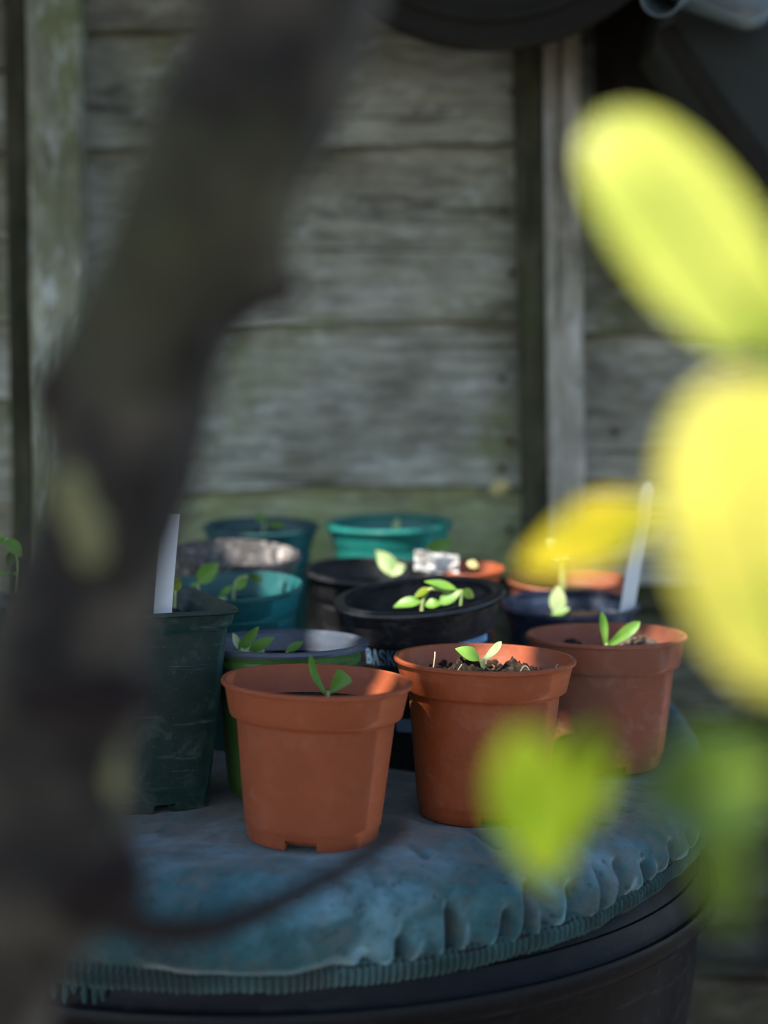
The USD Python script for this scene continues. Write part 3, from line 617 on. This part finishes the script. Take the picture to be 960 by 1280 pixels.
def wall_hit(key, px, py):
    """Bearing and depth below the rim where the ray through a pixel meets a pot's wall."""
    p = POTS[key]; R = p['R'] - .012; rb = p['R'] * .74
    for Y in np.linspace(CAM[1] + p['M'][1, 3] - .12, p['M'][1, 3] + .1, 1500):
        q = (p['inv'] @ np.r_[W(px, py, Y), 1])[:3]
        if math.hypot(q[0], q[1]) < rb + (R - rb) * q[2] / p['zc']: return math.atan2(q[1], q[0]), p['h'] - q[2]
    return 0, 0
def patch(w, h, d=.0004):
    return trimesh.creation.extrude_polygon(sbox(0, 0, w, h), d, engine='earcut')
hz = .0115
an, dz = wall_hit('basket', 460, 828)
obj('lettering', on_wall(word('BASKET', hz), 'basket', an, dz), 'print_ink', t7, smooth=False)
an, dz = wall_hit('basket', 464, 855)
obj('lettering', on_wall(word('INT', hz), 'basket', an, dz), 'print_ink_worn', t7, smooth=False)
an, dz = wall_hit('basket', 572, 812)
obj('sticker', on_wall(patch(.030, .0125), 'basket', an, dz, .0007), 'sticker_blue', t7, smooth=False)
an, dz = wall_hit('basket', 497, 914)
obj('sticker', on_wall(patch(.012, .010), 'basket', an, dz, .0007), 'sticker_blue', t7, smooth=False)

# ------------------------------------------------------------------ leaves and seedlings
def blade(base, tip, width, normal, droop=0.0, fold=.15, shape='oval', n=14, m=7, twist=0.0, wave=.022, seed=0):
    """A leaf surface from base to tip, width across, normal roughly its face."""
    base, tip, normal = map(lambda q: np.asarray(q, float), (base, tip, normal))
    seed = seed + float(base[0] * 913 + tip[2] * 577)
    L = np.linalg.norm(tip - base); t = (tip - base) / L
    b = np.cross(normal, t); b /= np.linalg.norm(b); nn = np.cross(t, b)
    s = np.linspace(0, 1, n)
    if shape == 'oval': wd = np.sin(PI * s ** .85) ** .8
    elif shape == 'obovate': wd = np.sin(PI * s ** 1.5) ** .75
    elif shape == 'strap': wd = .45 + .55 * np.sin(PI * np.clip(s, 0, 1) ** 1.3); wd = wd * np.where(s > .8, np.sqrt(np.clip(1 - ((s - .8) / .2) ** 2, 0, 1)), 1)
    elif shape == 'heart': wd = np.sqrt(np.clip(1 - (1 - np.clip(s / .28, 0, 1)) ** 2, 0, 1)) * (1 - np.clip((s - .28) / .72, 0, 1) ** 1.5)
    elif shape == 'fan': wd = s ** .8 * np.where(s > .88, np.sqrt(np.clip(1 - ((s - .88) / .12) ** 2, 0, 1)) * .55 + .45, 1)
    elif shape == 'ellipse': wd = np.sqrt(np.clip(1 - np.abs(2 * s - 1) ** 2.2, 0, 1))
    elif shape == 'round': wd = np.sqrt(np.clip(1 - (2 * s - 1) ** 2, 0, 1))
    wd = np.maximum(wd, .03) * width / 2
    v = []
    for i in range(n):
        for u in np.linspace(-1, 1, m):
            uu = u * math.cos(twist * s[i])
            off = -droop * L * (4 * s[i] * (1 - s[i])) * -1
            z = off + fold * wd[i] * abs(u) ** 1.4 + wave * width * math.sin(7 * s[i] + 2.3 * seed + u * 1.5)
            back = -.24 * L * (1 - s[i]) ** 6 * (abs(u) ** 1.2) if shape == 'heart' else 0
            v.append(base + t * (s[i] * L + back) + b * uu * wd[i] + nn * z)
    v = np.array(v); f = grid_faces(n, m)
    # a thin sheet with two faces
    nv = len(v); m1 = TM(v, f); vn = np.array(m1.vertex_normals); th = min(.0005, width * .03)
    v2 = np.vstack([v + vn * th / 2, v - vn * th / 2]); e = []
    rim = [*range(m), *[(i + 1) * m + m - 1 for i in range(n - 1)], *[n * m - 2 - k for k in range(m - 1)], *[(n - 2 - i) * m for i in range(n - 2)]]
    for i, j in zip(rim, rim[1:] + rim[:1]): e += [[i, i + nv, j + nv], [i, j + nv, j]]
    return TM(v2, np.vstack([f, f[:, ::-1] + nv, e]))
CAMD = np.array([0, -1, .25])
def seedling(name, label, leaves, stems=(), lmat='seedling_leaf', smat='seedling_stem', group=None, cat_='seedling'):
    t = thing(name, label, cat_, None, group or 'seedlings growing in the pots')
    for pts, r0, r1 in stems:
        c = spline(pts, 12) if len(pts) > 2 else np.linspace(pts[0], pts[1], 4)
        obj('stem', tube(c, np.linspace(r0, r1, len(c)), 8), smat, t, smooth=True)
    for kw in leaves:
        kw = dict(kw); mm = kw.pop('mat', lmat); obj('leaf', blade(**kw), mm, t, smooth=60)
    return t
def L_(p0, p1, d, w, nrm=CAMD, d1=None, **k):
    return dict(base=W(*p0, d), tip=W(*p1, d1 or d), width=w * d / FPX, normal=nrm, **k)
# front pot: two leaves just above the rim
d = 1.035
seedling('seedling', 'two-leaved seedling in the nearest terracotta pot, one leaf thin and curved', [
    L_((409, 870), (387, 817), d, 12, (.7, -.7, .2), shape='strap', droop=-.16, fold=.5),
    L_((411, 868), (433, 842), d, 27, (.1, -1, .3), shape='fan', fold=.25, mat='seedling_leaf')],
    [([W(410, 890, d), W(410, 864, d)], .0016, .0013)])
d = 1.095
seedling('seedling', 'pale-stemmed seedling standing in lumpy soil of the glossy terracotta pot', [
    L_((599, 825), (569, 811), d, 19, (.1, -.8, .6), shape='oval', droop=.10, fold=.2),
    L_((604, 826), (627, 802), d, 12, (-.6, -.7, .3), shape='strap', droop=-.10, fold=.4, mat='pale_seedling_leaf')],
    [([W(606, 860, d), W(605, 838, d), W(601, 824, d)], .0018, .0015), ([W(606, 845, d), W(604, 824, d)], .0014, .0011)])
d = 1.225
seedling('seedling', 'seedling with two upright leaves in the dusty rightmost terracotta pot', [
    L_((757, 806), (752, 765), d, 11, (.3, -.9, .2), shape='strap', fold=.35),
    L_((762, 806), (800, 777), d, 15, (.25, -.9, .35), shape='strap', droop=.10, fold=.3)],
    [([W(759, 822, d), W(758, 804, d)], .0016, .0014)])
d = 1.165
seedling('seedling', 'cluster of broad green seedling leaves in the slate-lined green pot', [
    L_((300, 812), (291, 791), d, 11, (.5, -.8, .3), shape='oval', mat='pale_seedling_leaf'),
    L_((298, 813), (324, 783), d, 14, (.3, -.9, .3), shape='oval', droop=.05),
    L_((312, 814), (343, 797), d, 15, (.1, -.9, .4), shape='oval', droop=.08),
    L_((314, 814), (302, 806), d, 16, (0, -.9, .4), shape='round', mat='pale_seedling_leaf'),
    L_((330, 815), (318, 808), d, 12, (0, -.9, .4), shape='round', mat='pale_seedling_leaf')],
    [([W(300, 836, d), W(299, 812, d)], .0013, .0011), ([W(313, 836, d), W(313, 813, d)], .0013, .0011), ([W(329, 836, d), W(329, 815, d)], .0012, .001)])
seedling('seedling', 'single small green leaf at the right inside the slate-lined green pot', [
    L_((358, 814), (379, 802), d, 11, (.1, -.9, .4), shape='oval')], [([W(356, 836, d), W(359, 813, d)], .0012, .001)])
d = 1.30
seedling('seedling', 'tall seedling with one pointed leaf in the slotted teal pot', [
    L_((247, 729), (273, 703), d, 22, (.2, -.9, .3), shape='oval', fold=.25, droop=.04), L_((246, 731), (238, 731), d, 5, CAMD, shape='oval')],
    [([W(249, 768, d), W(249, 745, d), W(247, 729, d)], .0013, .001)])
seedling('seedling', 'arching seedling with drooping leaves in the slotted teal pot', [
    L_((308, 722), (292, 737), d, 15, (.1, -.9, .4), shape='oval', droop=.06), L_((310, 721), (328, 727), d, 12, (-.1, -.7, .7), shape='oval', droop=.12, mat='green_leaf'),
    L_((290, 732), (274, 747), d, 8, (.4, -.6, .5), shape='oval', droop=.1), L_((284, 750), (270, 750), d, 12, (0, -.7, .7), shape='oval', mat='pale_seedling_leaf')],
    [([W(296, 768, d), W(292, 740, d), W(300, 722, d), W(310, 721, d)], .0012, .0009)])
d = 1.19
seedling('seedling', 'yellowish seedling leaf poking up beside the white tag in the square pot', [
    L_((219, 740), (222, 722), d, 15, CAMD, shape='oval', mat='lime_leaf')], [([W(218, 770, d), W(219, 738, d)], .0013, .001)])
d = 1.245
seedling('seedling', 'six-leaved sprawling seedling inside the black lettered pot', [
    L_((527, 752), (492, 759), d, 16, (0, -.75, .7), shape='oval', droop=.10, fold=.2),
    L_((531, 757), (552, 755), d, 14, (0, -.75, .7), shape='oval', droop=.12),
    L_((549, 755), (577, 738), d, 18, (0, -.8, .6), shape='oval', droop=.06),
    L_((578, 738), (592, 747), d, 15, (.3, -.8, .5), shape='oval', mat='green_leaf'),
    L_((571, 737), (530, 727), d, 13, (0, -.7, .75), shape='oval', droop=.05, mat='seedling_leaf'),
    L_((536, 735), (518, 747), d, 12, (0, -.6, .8), shape='oval', mat='lime_leaf')],
    [([W(529, 775, d), W(531, 745, d), W(537, 736, d)], .0014, .0011), ([W(537, 736, d), W(550, 737, d), W(563, 742, d)], .0012, .0010), ([W(575, 775, d), W(577, 737, d)], .0012, .001)])
d = 1.385
seedling('seedling', 'bright crinkled pale leaf rising from the plain black pot', [
    L_((497, 720), (470, 688), d, 22, (.1, -1, .4), shape='oval', wave=.10, fold=.3, mat='pale_seedling_leaf'),
    L_((480, 716), (507, 708), d, 17, (0, -1, .5), shape='oval', wave=.12, mat='pale_seedling_leaf')],
    [([W(492, 745, d), W(490, 716, d)], .0016, .0013)])
d = 1.50
seedling('seedling', 'small cream shoot in the sunlit back teal pot', [
    L_((492, 672), (497, 647), d, 10, (.2, -1, .2), shape='oval', mat='pale_seedling_leaf')], [([W(492, 690, d), W(492, 670, d)], .0014, .0012)])
seedling('seedling', 'shaded green seedling lying low in the dark back teal pot', [
    L_((335, 655), (357, 658), 1.51, 12, (0, -.6, .8), shape='oval'), L_((330, 652), (322, 641), 1.51, 12, CAMD, shape='oval'), L_((318, 665), (298, 668), 1.50, 9, (0, -.6, .8), shape='oval', mat='green_leaf')],
    [([W(328, 680, 1.51), W(331, 652, 1.51)], .0013, .001)])
d = 1.46
seedling('seedling', 'green leaf hanging under the rim of the sunlit back teal pot', [
    L_((532, 690), (566, 676), 1.43, 20, (.2, -1, .2), shape='oval', mat='seedling_leaf')], [([W(528, 722, 1.42), W(533, 690, 1.43)], .0013, .001)])
d = 1.345
seedling('seedling', 'white-bright upright leaf in the navy pot', [
    L_((697, 768), (697, 731), d, 21, (.0, -1, .25), shape='oval', fold=.12, mat='pale_seedling_leaf'), L_((690, 768), (712, 760), d, 11, (0, -.8, .6), shape='oval')],
    [([W(697, 782, d), W(697, 764, d)], .0016, .0014)])
d = 1.455
seedling('seedling', 'tall pale seedling with a rounded tuft of leaves in the sunlit terracotta pot', [
    L_((702, 690), (684, 676), d, 16, (0, -.8, .6), shape='oval', mat='pale_seedling_leaf'), L_((702, 690), (716, 678), d, 15, (0, -.8, .6), shape='oval', mat='pale_seedling_leaf'),
    L_((702, 692), (690, 690), d, 14, (0, -.9, .4), shape='round', mat='pale_seedling_leaf'), L_((702, 692), (712, 688), d, 12, (0, -.9, .4), shape='round', mat='pale_seedling_leaf')],
    [([W(704, 752, d), W(703, 722, d), W(702, 690, d)], .0026, .0018)])
d = 1.22
seedling('seedling', 'leggy seedling with arching leaves in the far left teal pot', [
    L_((8, 674), (28, 697), d, 17, (.3, -.9, .4), shape='oval', droop=.14), L_((6, 673), (-12, 682), d, 14, (-.2, -.9, .4), shape='oval', droop=.12),
    L_((20, 688), (10, 708), d, 15, (0, -1, .1), shape='oval', mat='green_leaf'), L_((16, 716), (-14, 720), d, 6, (0, -.6, .8), shape='oval'), L_((22, 718), (17, 717), d, 5, CAMD, shape='oval')],
    [([W(24, 762, d), W(23, 720, d), W(20, 690, d), W(8, 673, d)], .0011, .0008)])

# tags and papers
def tag_mesh(p0, p1, w, d0, d1, th=.0009, round_top=True, n=18, bend=0.0):
    b, t = W(*p0, d0), W(*p1, d1); ax = (t - b); L = np.linalg.norm(ax); ax /= L
    sx = np.cross([0, 1.0, 0], ax); sx = -sx / np.linalg.norm(sx) * (1 if sx[0] < 0 else -1); ny = np.cross(ax, sx)
    s = np.linspace(0, 1, n); hw = np.full(n, w / 2)
    if round_top: hw = np.where(s > .9, w / 2 * np.sqrt(np.clip(1 - ((s - .9) / .1) ** 2, .02, 1)), hw)
    rings = []
    for i in range(n):
        c = b + ax * L * s[i] + ny * bend * math.sin(PI * s[i])
        rings.append([c - sx * hw[i] - ny * th / 2, c + sx * hw[i] - ny * th / 2, c + sx * hw[i] + ny * th / 2, c - sx * hw[i] + ny * th / 2])
    return loft(rings), (b, ax, L, sx, ny)
m, _ = tag_mesh((782, 775), (812, 602), .0115, 1.345, 1.345, bend=.004, n=60)
tag(obj('plant_tag', m, 'frosted_tag', smooth=30), 'slim translucent white tag with a rounded top stuck in the navy pot', 'plant tag')
tl = thing('plant_tag', 'white written plant tag behind the tree stem in the square pot', 'plant tag')
m, (b, ax, L, sx, ny) = tag_mesh((201, 800), (213, 642), .0125, 1.135, 1.15, round_top=False, bend=-.003)
obj('tag_blade', m, 'white_plastic', tl)
sc = []
for k in range(9):
    c = b + ax * L * (.30 + .065 * k) - ny * .0010 * 1
    for q in range(2):
        off = sx * (-.0045 + .0035 * q)
        sc.append(tube([c + off - ny * .0002, c + off + sx * .0016 + ax * .003 - ny * .0002, c + off + sx * .003 + ax * .0015 - ny * .0002], .00022, 5))
obj('handwriting', cat(sc), 'pen_ink', tl)
# crumpled white label in the plain black pot
u, v = np.meshgrid(np.linspace(0, 1, 26), np.linspace(0, 1, 16), indexing='ij')
pa, pb, pc = W(518, 688, 1.375), W(574, 694, 1.365), W(518, 716, 1.37)
P = pa + (pb - pa) * u[..., None] + (pc - pa) * v[..., None]
P[..., 1] += .007 * (meshkit.fbm(np.stack([u * 5, v * 4, u * 0], -1), 3, 11) - .5) - .006 * np.sin(u * 5) + .012 * v
P[..., 2] += .007 * (meshkit.fbm(np.stack([u * 4, v * 0, u * 0 + 5], -1), 3, 12) - .5)
P2 = P + np.array([0, .0006, 0]); nv = P.shape[0] * P.shape[1]
tag(obj('paper_label', TM(np.vstack([P.reshape(-1, 3), P2.reshape(-1, 3)]), np.vstack([grid_faces(26, 16), grid_faces(26, 16)[:, ::-1] + nv])), 'paper', smooth=True), 'crumpled white paper label lying on the rim of the plain black pot', 'label')
tag(obj('dry_leaf', blade(W(612, 614, YF - .036), W(640, 606, YF - .042), .015, (0, -1, .5), droop=.1, shape='oval'), 'dry_leaf', smooth=60), 'curled pale yellow leaf caught in the fence joint beside the batten', 'leaf')
tag(obj('dry_leaf', blade(W(584, 704, 1.375), W(598, 708, 1.375), .007, (0, -1, .5), droop=.1, shape='oval'), 'dry_leaf', smooth=60), 'tiny tan leaf scrap on the small hidden terracotta pot', 'leaf')

# ------------------------------------------------------------------ things hung high on the fence
tub = thing('round_tub', 'dark brown round tub hung high on the fence, only its curved underside in view', 'tub')
Rt, dt = .198, 1.50
c = W(612, 62, dt) + np.array([0, 0, Rt])
A = trimesh.transformations.rotation_matrix(PI / 2, [1, 0, 0])
def facing(profile, segs=120):
    m = lathe(profile, segs); m.apply_transform(A); m.apply_translation(c); return m     # lathe axis towards the camera
obj('body', facing([(0, -.15), (Rt * .77, -.15), (Rt * .79, -.145), (Rt, -.01), (Rt, 0), (Rt - .004, .003), (Rt - .02, .002), (0, .002)]), 'brown_black_plastic', tub)
for rr in (.86, .60, .36):
    obj('moulded_ring', facing([(Rt * rr - .006, .0), (Rt * rr - .004, .005), (Rt * rr + .004, .005), (Rt * rr + .006, .0)]), 'brown_black_plastic', tub)
tray = thing('plastic_tray', 'blackish slanting plastic tray hung at the upper right of the fence', 'tray')
def slab(pix, d, th, r):
    pts = [W(*q, d) for q in pix]
    ss = [manifold3d.Manifold.sphere(r, 16).translate([x, y + k, z]) for x, y, z in pts for k in (0, th)]
    o = manifold3d.Manifold.batch_hull(ss).to_mesh(); return TM(o.vert_properties[:, :3], o.tri_verts)
obj('body', slab([(845, 40), (975, 215), (1340, 130), (1240, -260), (900, -230)], 1.47, .13, .012), 'tray_plastic', tray)
obj('rim', slab([(826, 42), (838, 36), (966, 222), (953, 228)], 1.455, .012, .004), 'brown_black_plastic', tray)
sheet = thing('black_sheet', 'black sheet added for the deep shadow on the fence beside the batten below the tub', 'plastic sheet')  # dark sheet added to make the near-black shadow beside the batten
u, v = np.meshgrid(np.linspace(0, 1, 40), np.linspace(0, 1, 30), indexing='ij')
top = np.array([W(742 + 330 * t, -80, YF - .055) for t in np.linspace(0, 1, 40)]); bot = np.array([W(742 + 330 * t, 172 + 95 * t ** 1.2 + 6 * math.sin(9 * t), YF - .05) for t in np.linspace(0, 1, 40)])
P = top[:, None] * (1 - v[..., None]) + bot[:, None] * v[..., None]
P[..., 1] += -.012 * np.sin(u * 26 + 3 * v) * (.4 + .6 * v) + .012 * (meshkit.fbm(np.stack([u * 6, v * 3, u * 0], -1), 3, 2) - .5)
P2 = P + np.array([0, .0012, 0]); nv = 1200
obj('sheet', TM(np.vstack([P.reshape(-1, 3), P2.reshape(-1, 3)]), np.vstack([grid_faces(40, 30), grid_faces(40, 30)[:, ::-1] + nv])), 'brown_black_plastic', sheet, smooth=True)
pipe = thing('grey_pipe', 'blue-grey plastic pipe with an open end beside the slanting tray', 'pipe')
p0, p1, p2 = W(826, -6, 1.36), W(880, -40, 1.52), W(905, -90, 1.60)
def hollow(p0, p1, r, wl):
    a_ = np.array(p1) - p0; L = np.linalg.norm(a_)
    m = lathe([(r - wl, L), (r, L), (r, .004), (r + .001, .002), (r, 0), (r - wl, 0), (r - wl, .001)] [::-1] + [], 48)
    prof = [(r - wl, .0), (r, .0), (r, L), (r - wl, L), (r - wl, .0)]
    ang = np.linspace(0, 2 * PI, 48, endpoint=False)
    rings = [np.stack([q * np.cos(ang), q * np.sin(ang), np.full(48, z)], 1) for q, z in [(r - wl, L), (r - wl, .0015), (r - wl + .0006, 0), (r - .0006, 0), (r, .0015), (r, L)]]
    m = loft(rings, cap=False); m.fix_normals() if False else None
    T = trimesh.geometry.align_vectors([0, 0, 1], a_ / L); m.apply_transform(T); m.apply_translation(p0); return m
obj('open_pipe', hollow(p0, p1, .0175, .0026), 'grey_pipe_plastic', pipe)
e0, e1 = W(862, -22, 1.42), W(936, 10, 1.42)
el = manifold3d.Manifold.batch_hull([manifold3d.Manifold.sphere(.022, 28).translate(list(map(float, e0))), manifold3d.Manifold.sphere(.019, 28).translate(list(map(float, e1)))]).to_mesh()
obj('elbow', TM(el.vert_properties[:, :3], el.tri_verts), 'grey_pipe_plastic', pipe)

# ------------------------------------------------------------------ the young tree in front (stem, crown, twig) and the leafy shoot at the right
DT = .50
px = [(440, -300), (395, -120), (365, 0), (298, 150), (230, 320), (174, 470), (138, 620), (98, 760), (72, 900), (36, 1040), (8, 1180), (-30, 1330)]
wid = [192, 200, 206, 198, 190, 186, 178, 176, 176, 168, 168, 174]
cp = [W(*q, DT) for q in px]; cr_ = [w * DT / FPX / 2 for w in wid]
up = [np.array([.03, .47, 1.55]), np.array([-.03, .34, 1.95]), np.array([-.18, .05, 2.35])]
down = [np.array([-.140, .50, .70]), np.array([-.165, .51, .35]), np.array([-.17, .51, -.06])]
allp = np.array(up[::-1] + cp + down); allr = np.array([.013, .016, .018] + cr_ + [.025, .030, .040])
ts = np.linspace(0, len(allp) - 1, 260)
from scipy.interpolate import PchipInterpolator
ax_ = PchipInterpolator(np.arange(len(allp)), allp)(ts); rad_ = PchipInterpolator(np.arange(len(allp)), allr)(ts)
tree = thing('young_tree', 'dark slanting tree stem close to the camera, out of focus on the left', 'tree')
trunk = tube(ax_, rad_, 40)
tv = np.array(trunk.vertices); nb = meshkit.fbm(tv * np.array([60, 60, 25]), 4, 3) - .5
cidx = np.clip(np.arange(len(tv)) // 40, 0, len(ax_) - 1); rdir = tv - ax_[cidx]; rl = np.linalg.norm(rdir, axis=1, keepdims=True); rdir = rdir / np.maximum(rl, 1e-6)
tv = tv + rdir * (nb[:, None] * .009)
for (kx, ky), sz, amp in [((76, 488), .015, .006), ((346, 352), .012, .010), ((92, 868), .026, .006), ((120, 1095), .024, .016), ((240, 560), .03, .003), ((390, 230), .04, .004)]:
    q = W(kx, ky, DT - .004); dd = np.linalg.norm(tv - q, axis=1); tv = tv + rdir * (amp * np.exp(-(dd / sz) ** 2))[:, None]
trunk = TM(tv, trunk.faces); obj('trunk', trunk, 'bark', tree, smooth=True)
def blob(q, r, d, seed, sc=(1, 1, 1)):
    s = trimesh.creation.icosphere(3, 1.0); vv = s.vertices * np.array(sc) * r * (1 + .35 * (meshkit.fbm(s.vertices * 2.5 + seed, 3, seed)[:, None] - .5)); s.vertices = vv; s.apply_translation(W(*q, d)); return s
obj('knot', blob((80, 492), .0085, DT - .008, 3, (1.1, 1, 1.2)), 'dark_bark', tree, smooth=True)
obj('knot', blob((340, 360), .0070, DT - .004, 5, (1.2, 1, 1)), 'dark_bark', tree, smooth=True)
obj('knot', blob((100, 872), .0150, DT - .019, 6, (1.5, .6, .6)), 'dark_bark', tree, smooth=True)
obj('knot', blob((100, 1100), .0150, DT - .012, 7, (1.3, .8, 1)), 'dark_bark', tree, smooth=True)
obj('lichen_patch', blob((92, 622), .0078, DT - .0215, 8, (.7, .35, 1.2)), 'lichen', tree, smooth=True)
obj('lichen_patch', blob((112, 668), .0070, DT - .0225, 18, (.7, .35, 1.3)), 'lichen', tree, smooth=True)
obj('lichen_patch', blob((138, 950), .0090, DT - .011, 9, (.45, .5, 1.6)), 'lichen', tree, smooth=True)
tw = spline([W(70, 1110, .50), W(180, 1160, .53), W(265, 1160, .56), W(360, 1122, .59), W(440, 1080, .62), W(500, 1030, .66)], 30)
obj('twig', tube(tw, np.linspace(.0062, .0028, 30), 10), 'dark_bark', tree, smooth=True)

shoot = thing('leafy_shoot', 'out of focus leafy shoot with big yellow-green leaves close on the right', 'plant')
dl = .42
NS = (-.55, -.75, .35)                                         # faces towards the sun's side
stem = spline([W(1160, 1330, .44), W(1040, 1060, .42), W(985, 850, .41), W(975, 600, .41), W(985, 380, .42), W(1010, 180, .43)], 50)
obj('stem', tube(stem, np.linspace(.0032, .0016, 50), 10), 'lime_leaf', shoot, smooth=True)
big = [
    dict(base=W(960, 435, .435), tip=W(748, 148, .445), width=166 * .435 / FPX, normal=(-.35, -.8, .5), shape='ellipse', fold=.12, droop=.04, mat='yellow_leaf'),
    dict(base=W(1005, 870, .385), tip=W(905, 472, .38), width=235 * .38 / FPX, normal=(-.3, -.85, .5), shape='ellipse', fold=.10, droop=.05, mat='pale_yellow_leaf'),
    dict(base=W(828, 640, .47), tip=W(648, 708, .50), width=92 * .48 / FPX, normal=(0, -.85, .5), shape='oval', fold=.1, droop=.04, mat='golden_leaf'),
    dict(base=W(652, 908, dl), tip=W(686, 1108, dl), width=112 * dl / FPX, normal=(-.3, -1, .1), shape='oval', fold=.05, mat='lime_leaf'),
    dict(base=W(748, 908, dl + .01), tip=W(694, 1085, dl + .01), width=80 * dl / FPX, normal=(.2, -1, .3), shape='oval', fold=.05, mat='lime_leaf'),
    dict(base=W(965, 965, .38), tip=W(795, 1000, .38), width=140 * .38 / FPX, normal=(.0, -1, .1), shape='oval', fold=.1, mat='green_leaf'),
    dict(base=W(900, 1000, .40), tip=W(908, 1165, .39), width=80 * .40 / FPX, normal=(.3, -1, .1), shape='oval', fold=.1, mat='lime_leaf')]
for kw in big:
    mm = kw.pop('mat'); lm = blade(n=24, m=11, **kw); lf_ = obj('leaf', lm, mm, shoot, smooth=60)
    rib_ = np.array(lm.vertices)[5:24 * 11:11][:-1] + np.array([0, -.0006, 0])
    obj('midrib', tube(rib_, np.linspace(.0011, .0003, len(rib_)), 6), 'green_leaf' if mm != 'green_leaf' else 'lime_leaf', lf_, smooth=True)
for a0, a1, r0 in [((985, 850, .41), (930, 985, .40), .0011), ((930, 985, .40), (900, 1000, .40), .0009), ((985, 400, .42), (960, 435, .435), .001), ((978, 650, .41), (828, 640, .47), .0009)]:
    obj('leaf_stalk', tube(np.linspace(W(*a0), W(*a1), 6), r0, 8), 'lime_leaf', shoot, smooth=True)
ps = spline([W(985, 850, .41), W(860, 800, .42), W(760, 850, .42), W(690, 930, .42)], 20)
obj('leaf_stalk', tube(ps, np.linspace(.0012, .0009, 20), 8), 'dark_bark', shoot, smooth=True)

# the unseen crown: leaves placed to shade fence and pot fronts, cleared for sun spots
CRC = np.array([0, 1.2, .9])
E1 = np.cross([0, 0, 1], SUN); E1 /= np.linalg.norm(E1); E2 = np.cross(SUN, E1)
gaps = [  # pixel, depth, radius (m) of what the sun reaches
    (360, 728, 1.325, .019), (326, 684, 1.44, .024), (355, 690, 1.435, .018), (420, 668, 1.475, .018), (460, 674, 1.46, .016), (495, 668, 1.47, .013), (535, 662, 1.47, .009),
    (485, 702, 1.385, .018), (530, 702, 1.372, .014), (556, 702, 1.372, .012), (400, 722, 1.35, .012), (510, 754, 1.245, .012), (560, 745, 1.245, .016),
    (748, 718, 1.50, .026), (702, 688, 1.455, .012), (703, 715, 1.455, .010), (650, 743, 1.42, .013), (697, 748, 1.345, .016), (735, 758, 1.37, .018), (762, 752, 1.38, .002),
     (796, 792, 1.28, .006), (786, 792, 1.24, .014), (765, 800, 1.225, .010), (840, 795, 1.24, .018),
    (634, 808, 1.165, .009), (600, 822, 1.11, .014), (618, 815, 1.11, .012), (487, 846, 1.09, .012), (430, 803, 1.21, .017),
    (590, 706, 1.375, .008), 
    (800, 215, .44, .014), (840, 270, .44, .024), (885, 330, .44, .026), (930, 410, .435, .02), (920, 560, .38, .024), (960, 660, .38, .03), (900, 700, .38, .024), (950, 800, .38, .026), (700, 690, .5, .018), (760, 670, .49, .018), (830, 655, .48, .018),
    (660, 950, .42, .008), (735, 928, .43, .013), (690, 1020, .42, .010)]
G = np.array([[*(W(x, y, d) - CRC) @ np.array([E1, E2]).T, r] for x, y, d, r in gaps])
corners = [W(x, y, YF) for x in (-60, 1020) for y in (-40, 760)] + [W(1030, 1300, YF), W(850, 1300, YF), W(1100, 1000, YF)] + [np.array([BC[0] + .36 * math.cos(q), BC[1] + .36 * math.sin(q), ZT - .1]) for q in np.linspace(0, 6, 12)] + [W(50, 0, DT), W(430, -250, DT), W(0, 1280, DT), W(300, -100, DT)]
C2 = np.array([[(q - CRC) @ E1, (q - CRC) @ E2] for q in corners]); lo, hi = C2.min(0) - .14, C2.max(0) + .14
rc = np.random.default_rng(12); area = np.prod(hi - lo); NL = int(area * 8000)
q = rc.uniform(lo, hi, (NL, 2)); tt = rc.uniform(1.25, 1.9, NL)
ln = rc.uniform(.055, .085, NL); wl = ln * rc.uniform(.5, .68, NL)
keep = np.ones(NL, bool)
for g1, g2, r in G:
    keep &= np.hypot(q[:, 0] - g1, q[:, 1] - g2) > r + ln * .34
q, tt, ln, wl = q[keep], tt[keep], ln[keep], wl[keep]
pos = CRC + q[:, :1] * E1 + q[:, 1:] * E2 + tt[:, None] * SUN
lv, lf = [], []
for i in range(len(pos)):
    nrm = SUN * .8 + rc.normal(0, .42, 3); nrm /= np.linalg.norm(nrm)
    tx = np.cross(nrm, rc.normal(0, 1, 3)); tx /= np.linalg.norm(tx); ty = np.cross(nrm, tx)
    pts = [(-.5, 0, 0), (-.22, .42, .05), (-.22, 0, 0), (-.22, -.42, .05), (.15, .46, .05), (.15, 0, -.02), (.15, -.46, .05), (.5, 0, -.08)]
    k = len(lv) * 8
    lv.append([pos[i] + tx * a_ * ln[i] + ty * b_ * wl[i] + nrm * c_ * ln[i] for a_, b_, c_ in pts])
    lf += [[k, k + 2, k + 1], [k, k + 3, k + 2], [k + 1, k + 2, k + 5], [k + 1, k + 5, k + 4], [k + 2, k + 3, k + 6], [k + 2, k + 6, k + 5], [k + 4, k + 5, k + 7], [k + 5, k + 6, k + 7]]
tag(obj('crown', TM(np.array(lv).reshape(-1, 3), lf), 'crown_leaf', tree, smooth=False), kind='stuff')
topc = np.array(up[0]) if False else np.array([-.18, .05, 2.35])
for k in range(9):
    gq = lo + (hi - lo) * np.array([(k % 3 + .5) / 3, (k // 3 + .5) / 3])
    if np.min(np.hypot(G[:, 0] - gq[0], G[:, 1] - gq[1]) - G[:, 2]) < .012: continue
    end = CRC + gq[0] * E1 + gq[1] * E2 + 1.7 * SUN
    obj('branch', tube(spline([topc, (topc + end) / 2 + [0, 0, .12], end], 14), np.linspace(.010, .004, 14), 8), 'bark', tree, smooth=True)
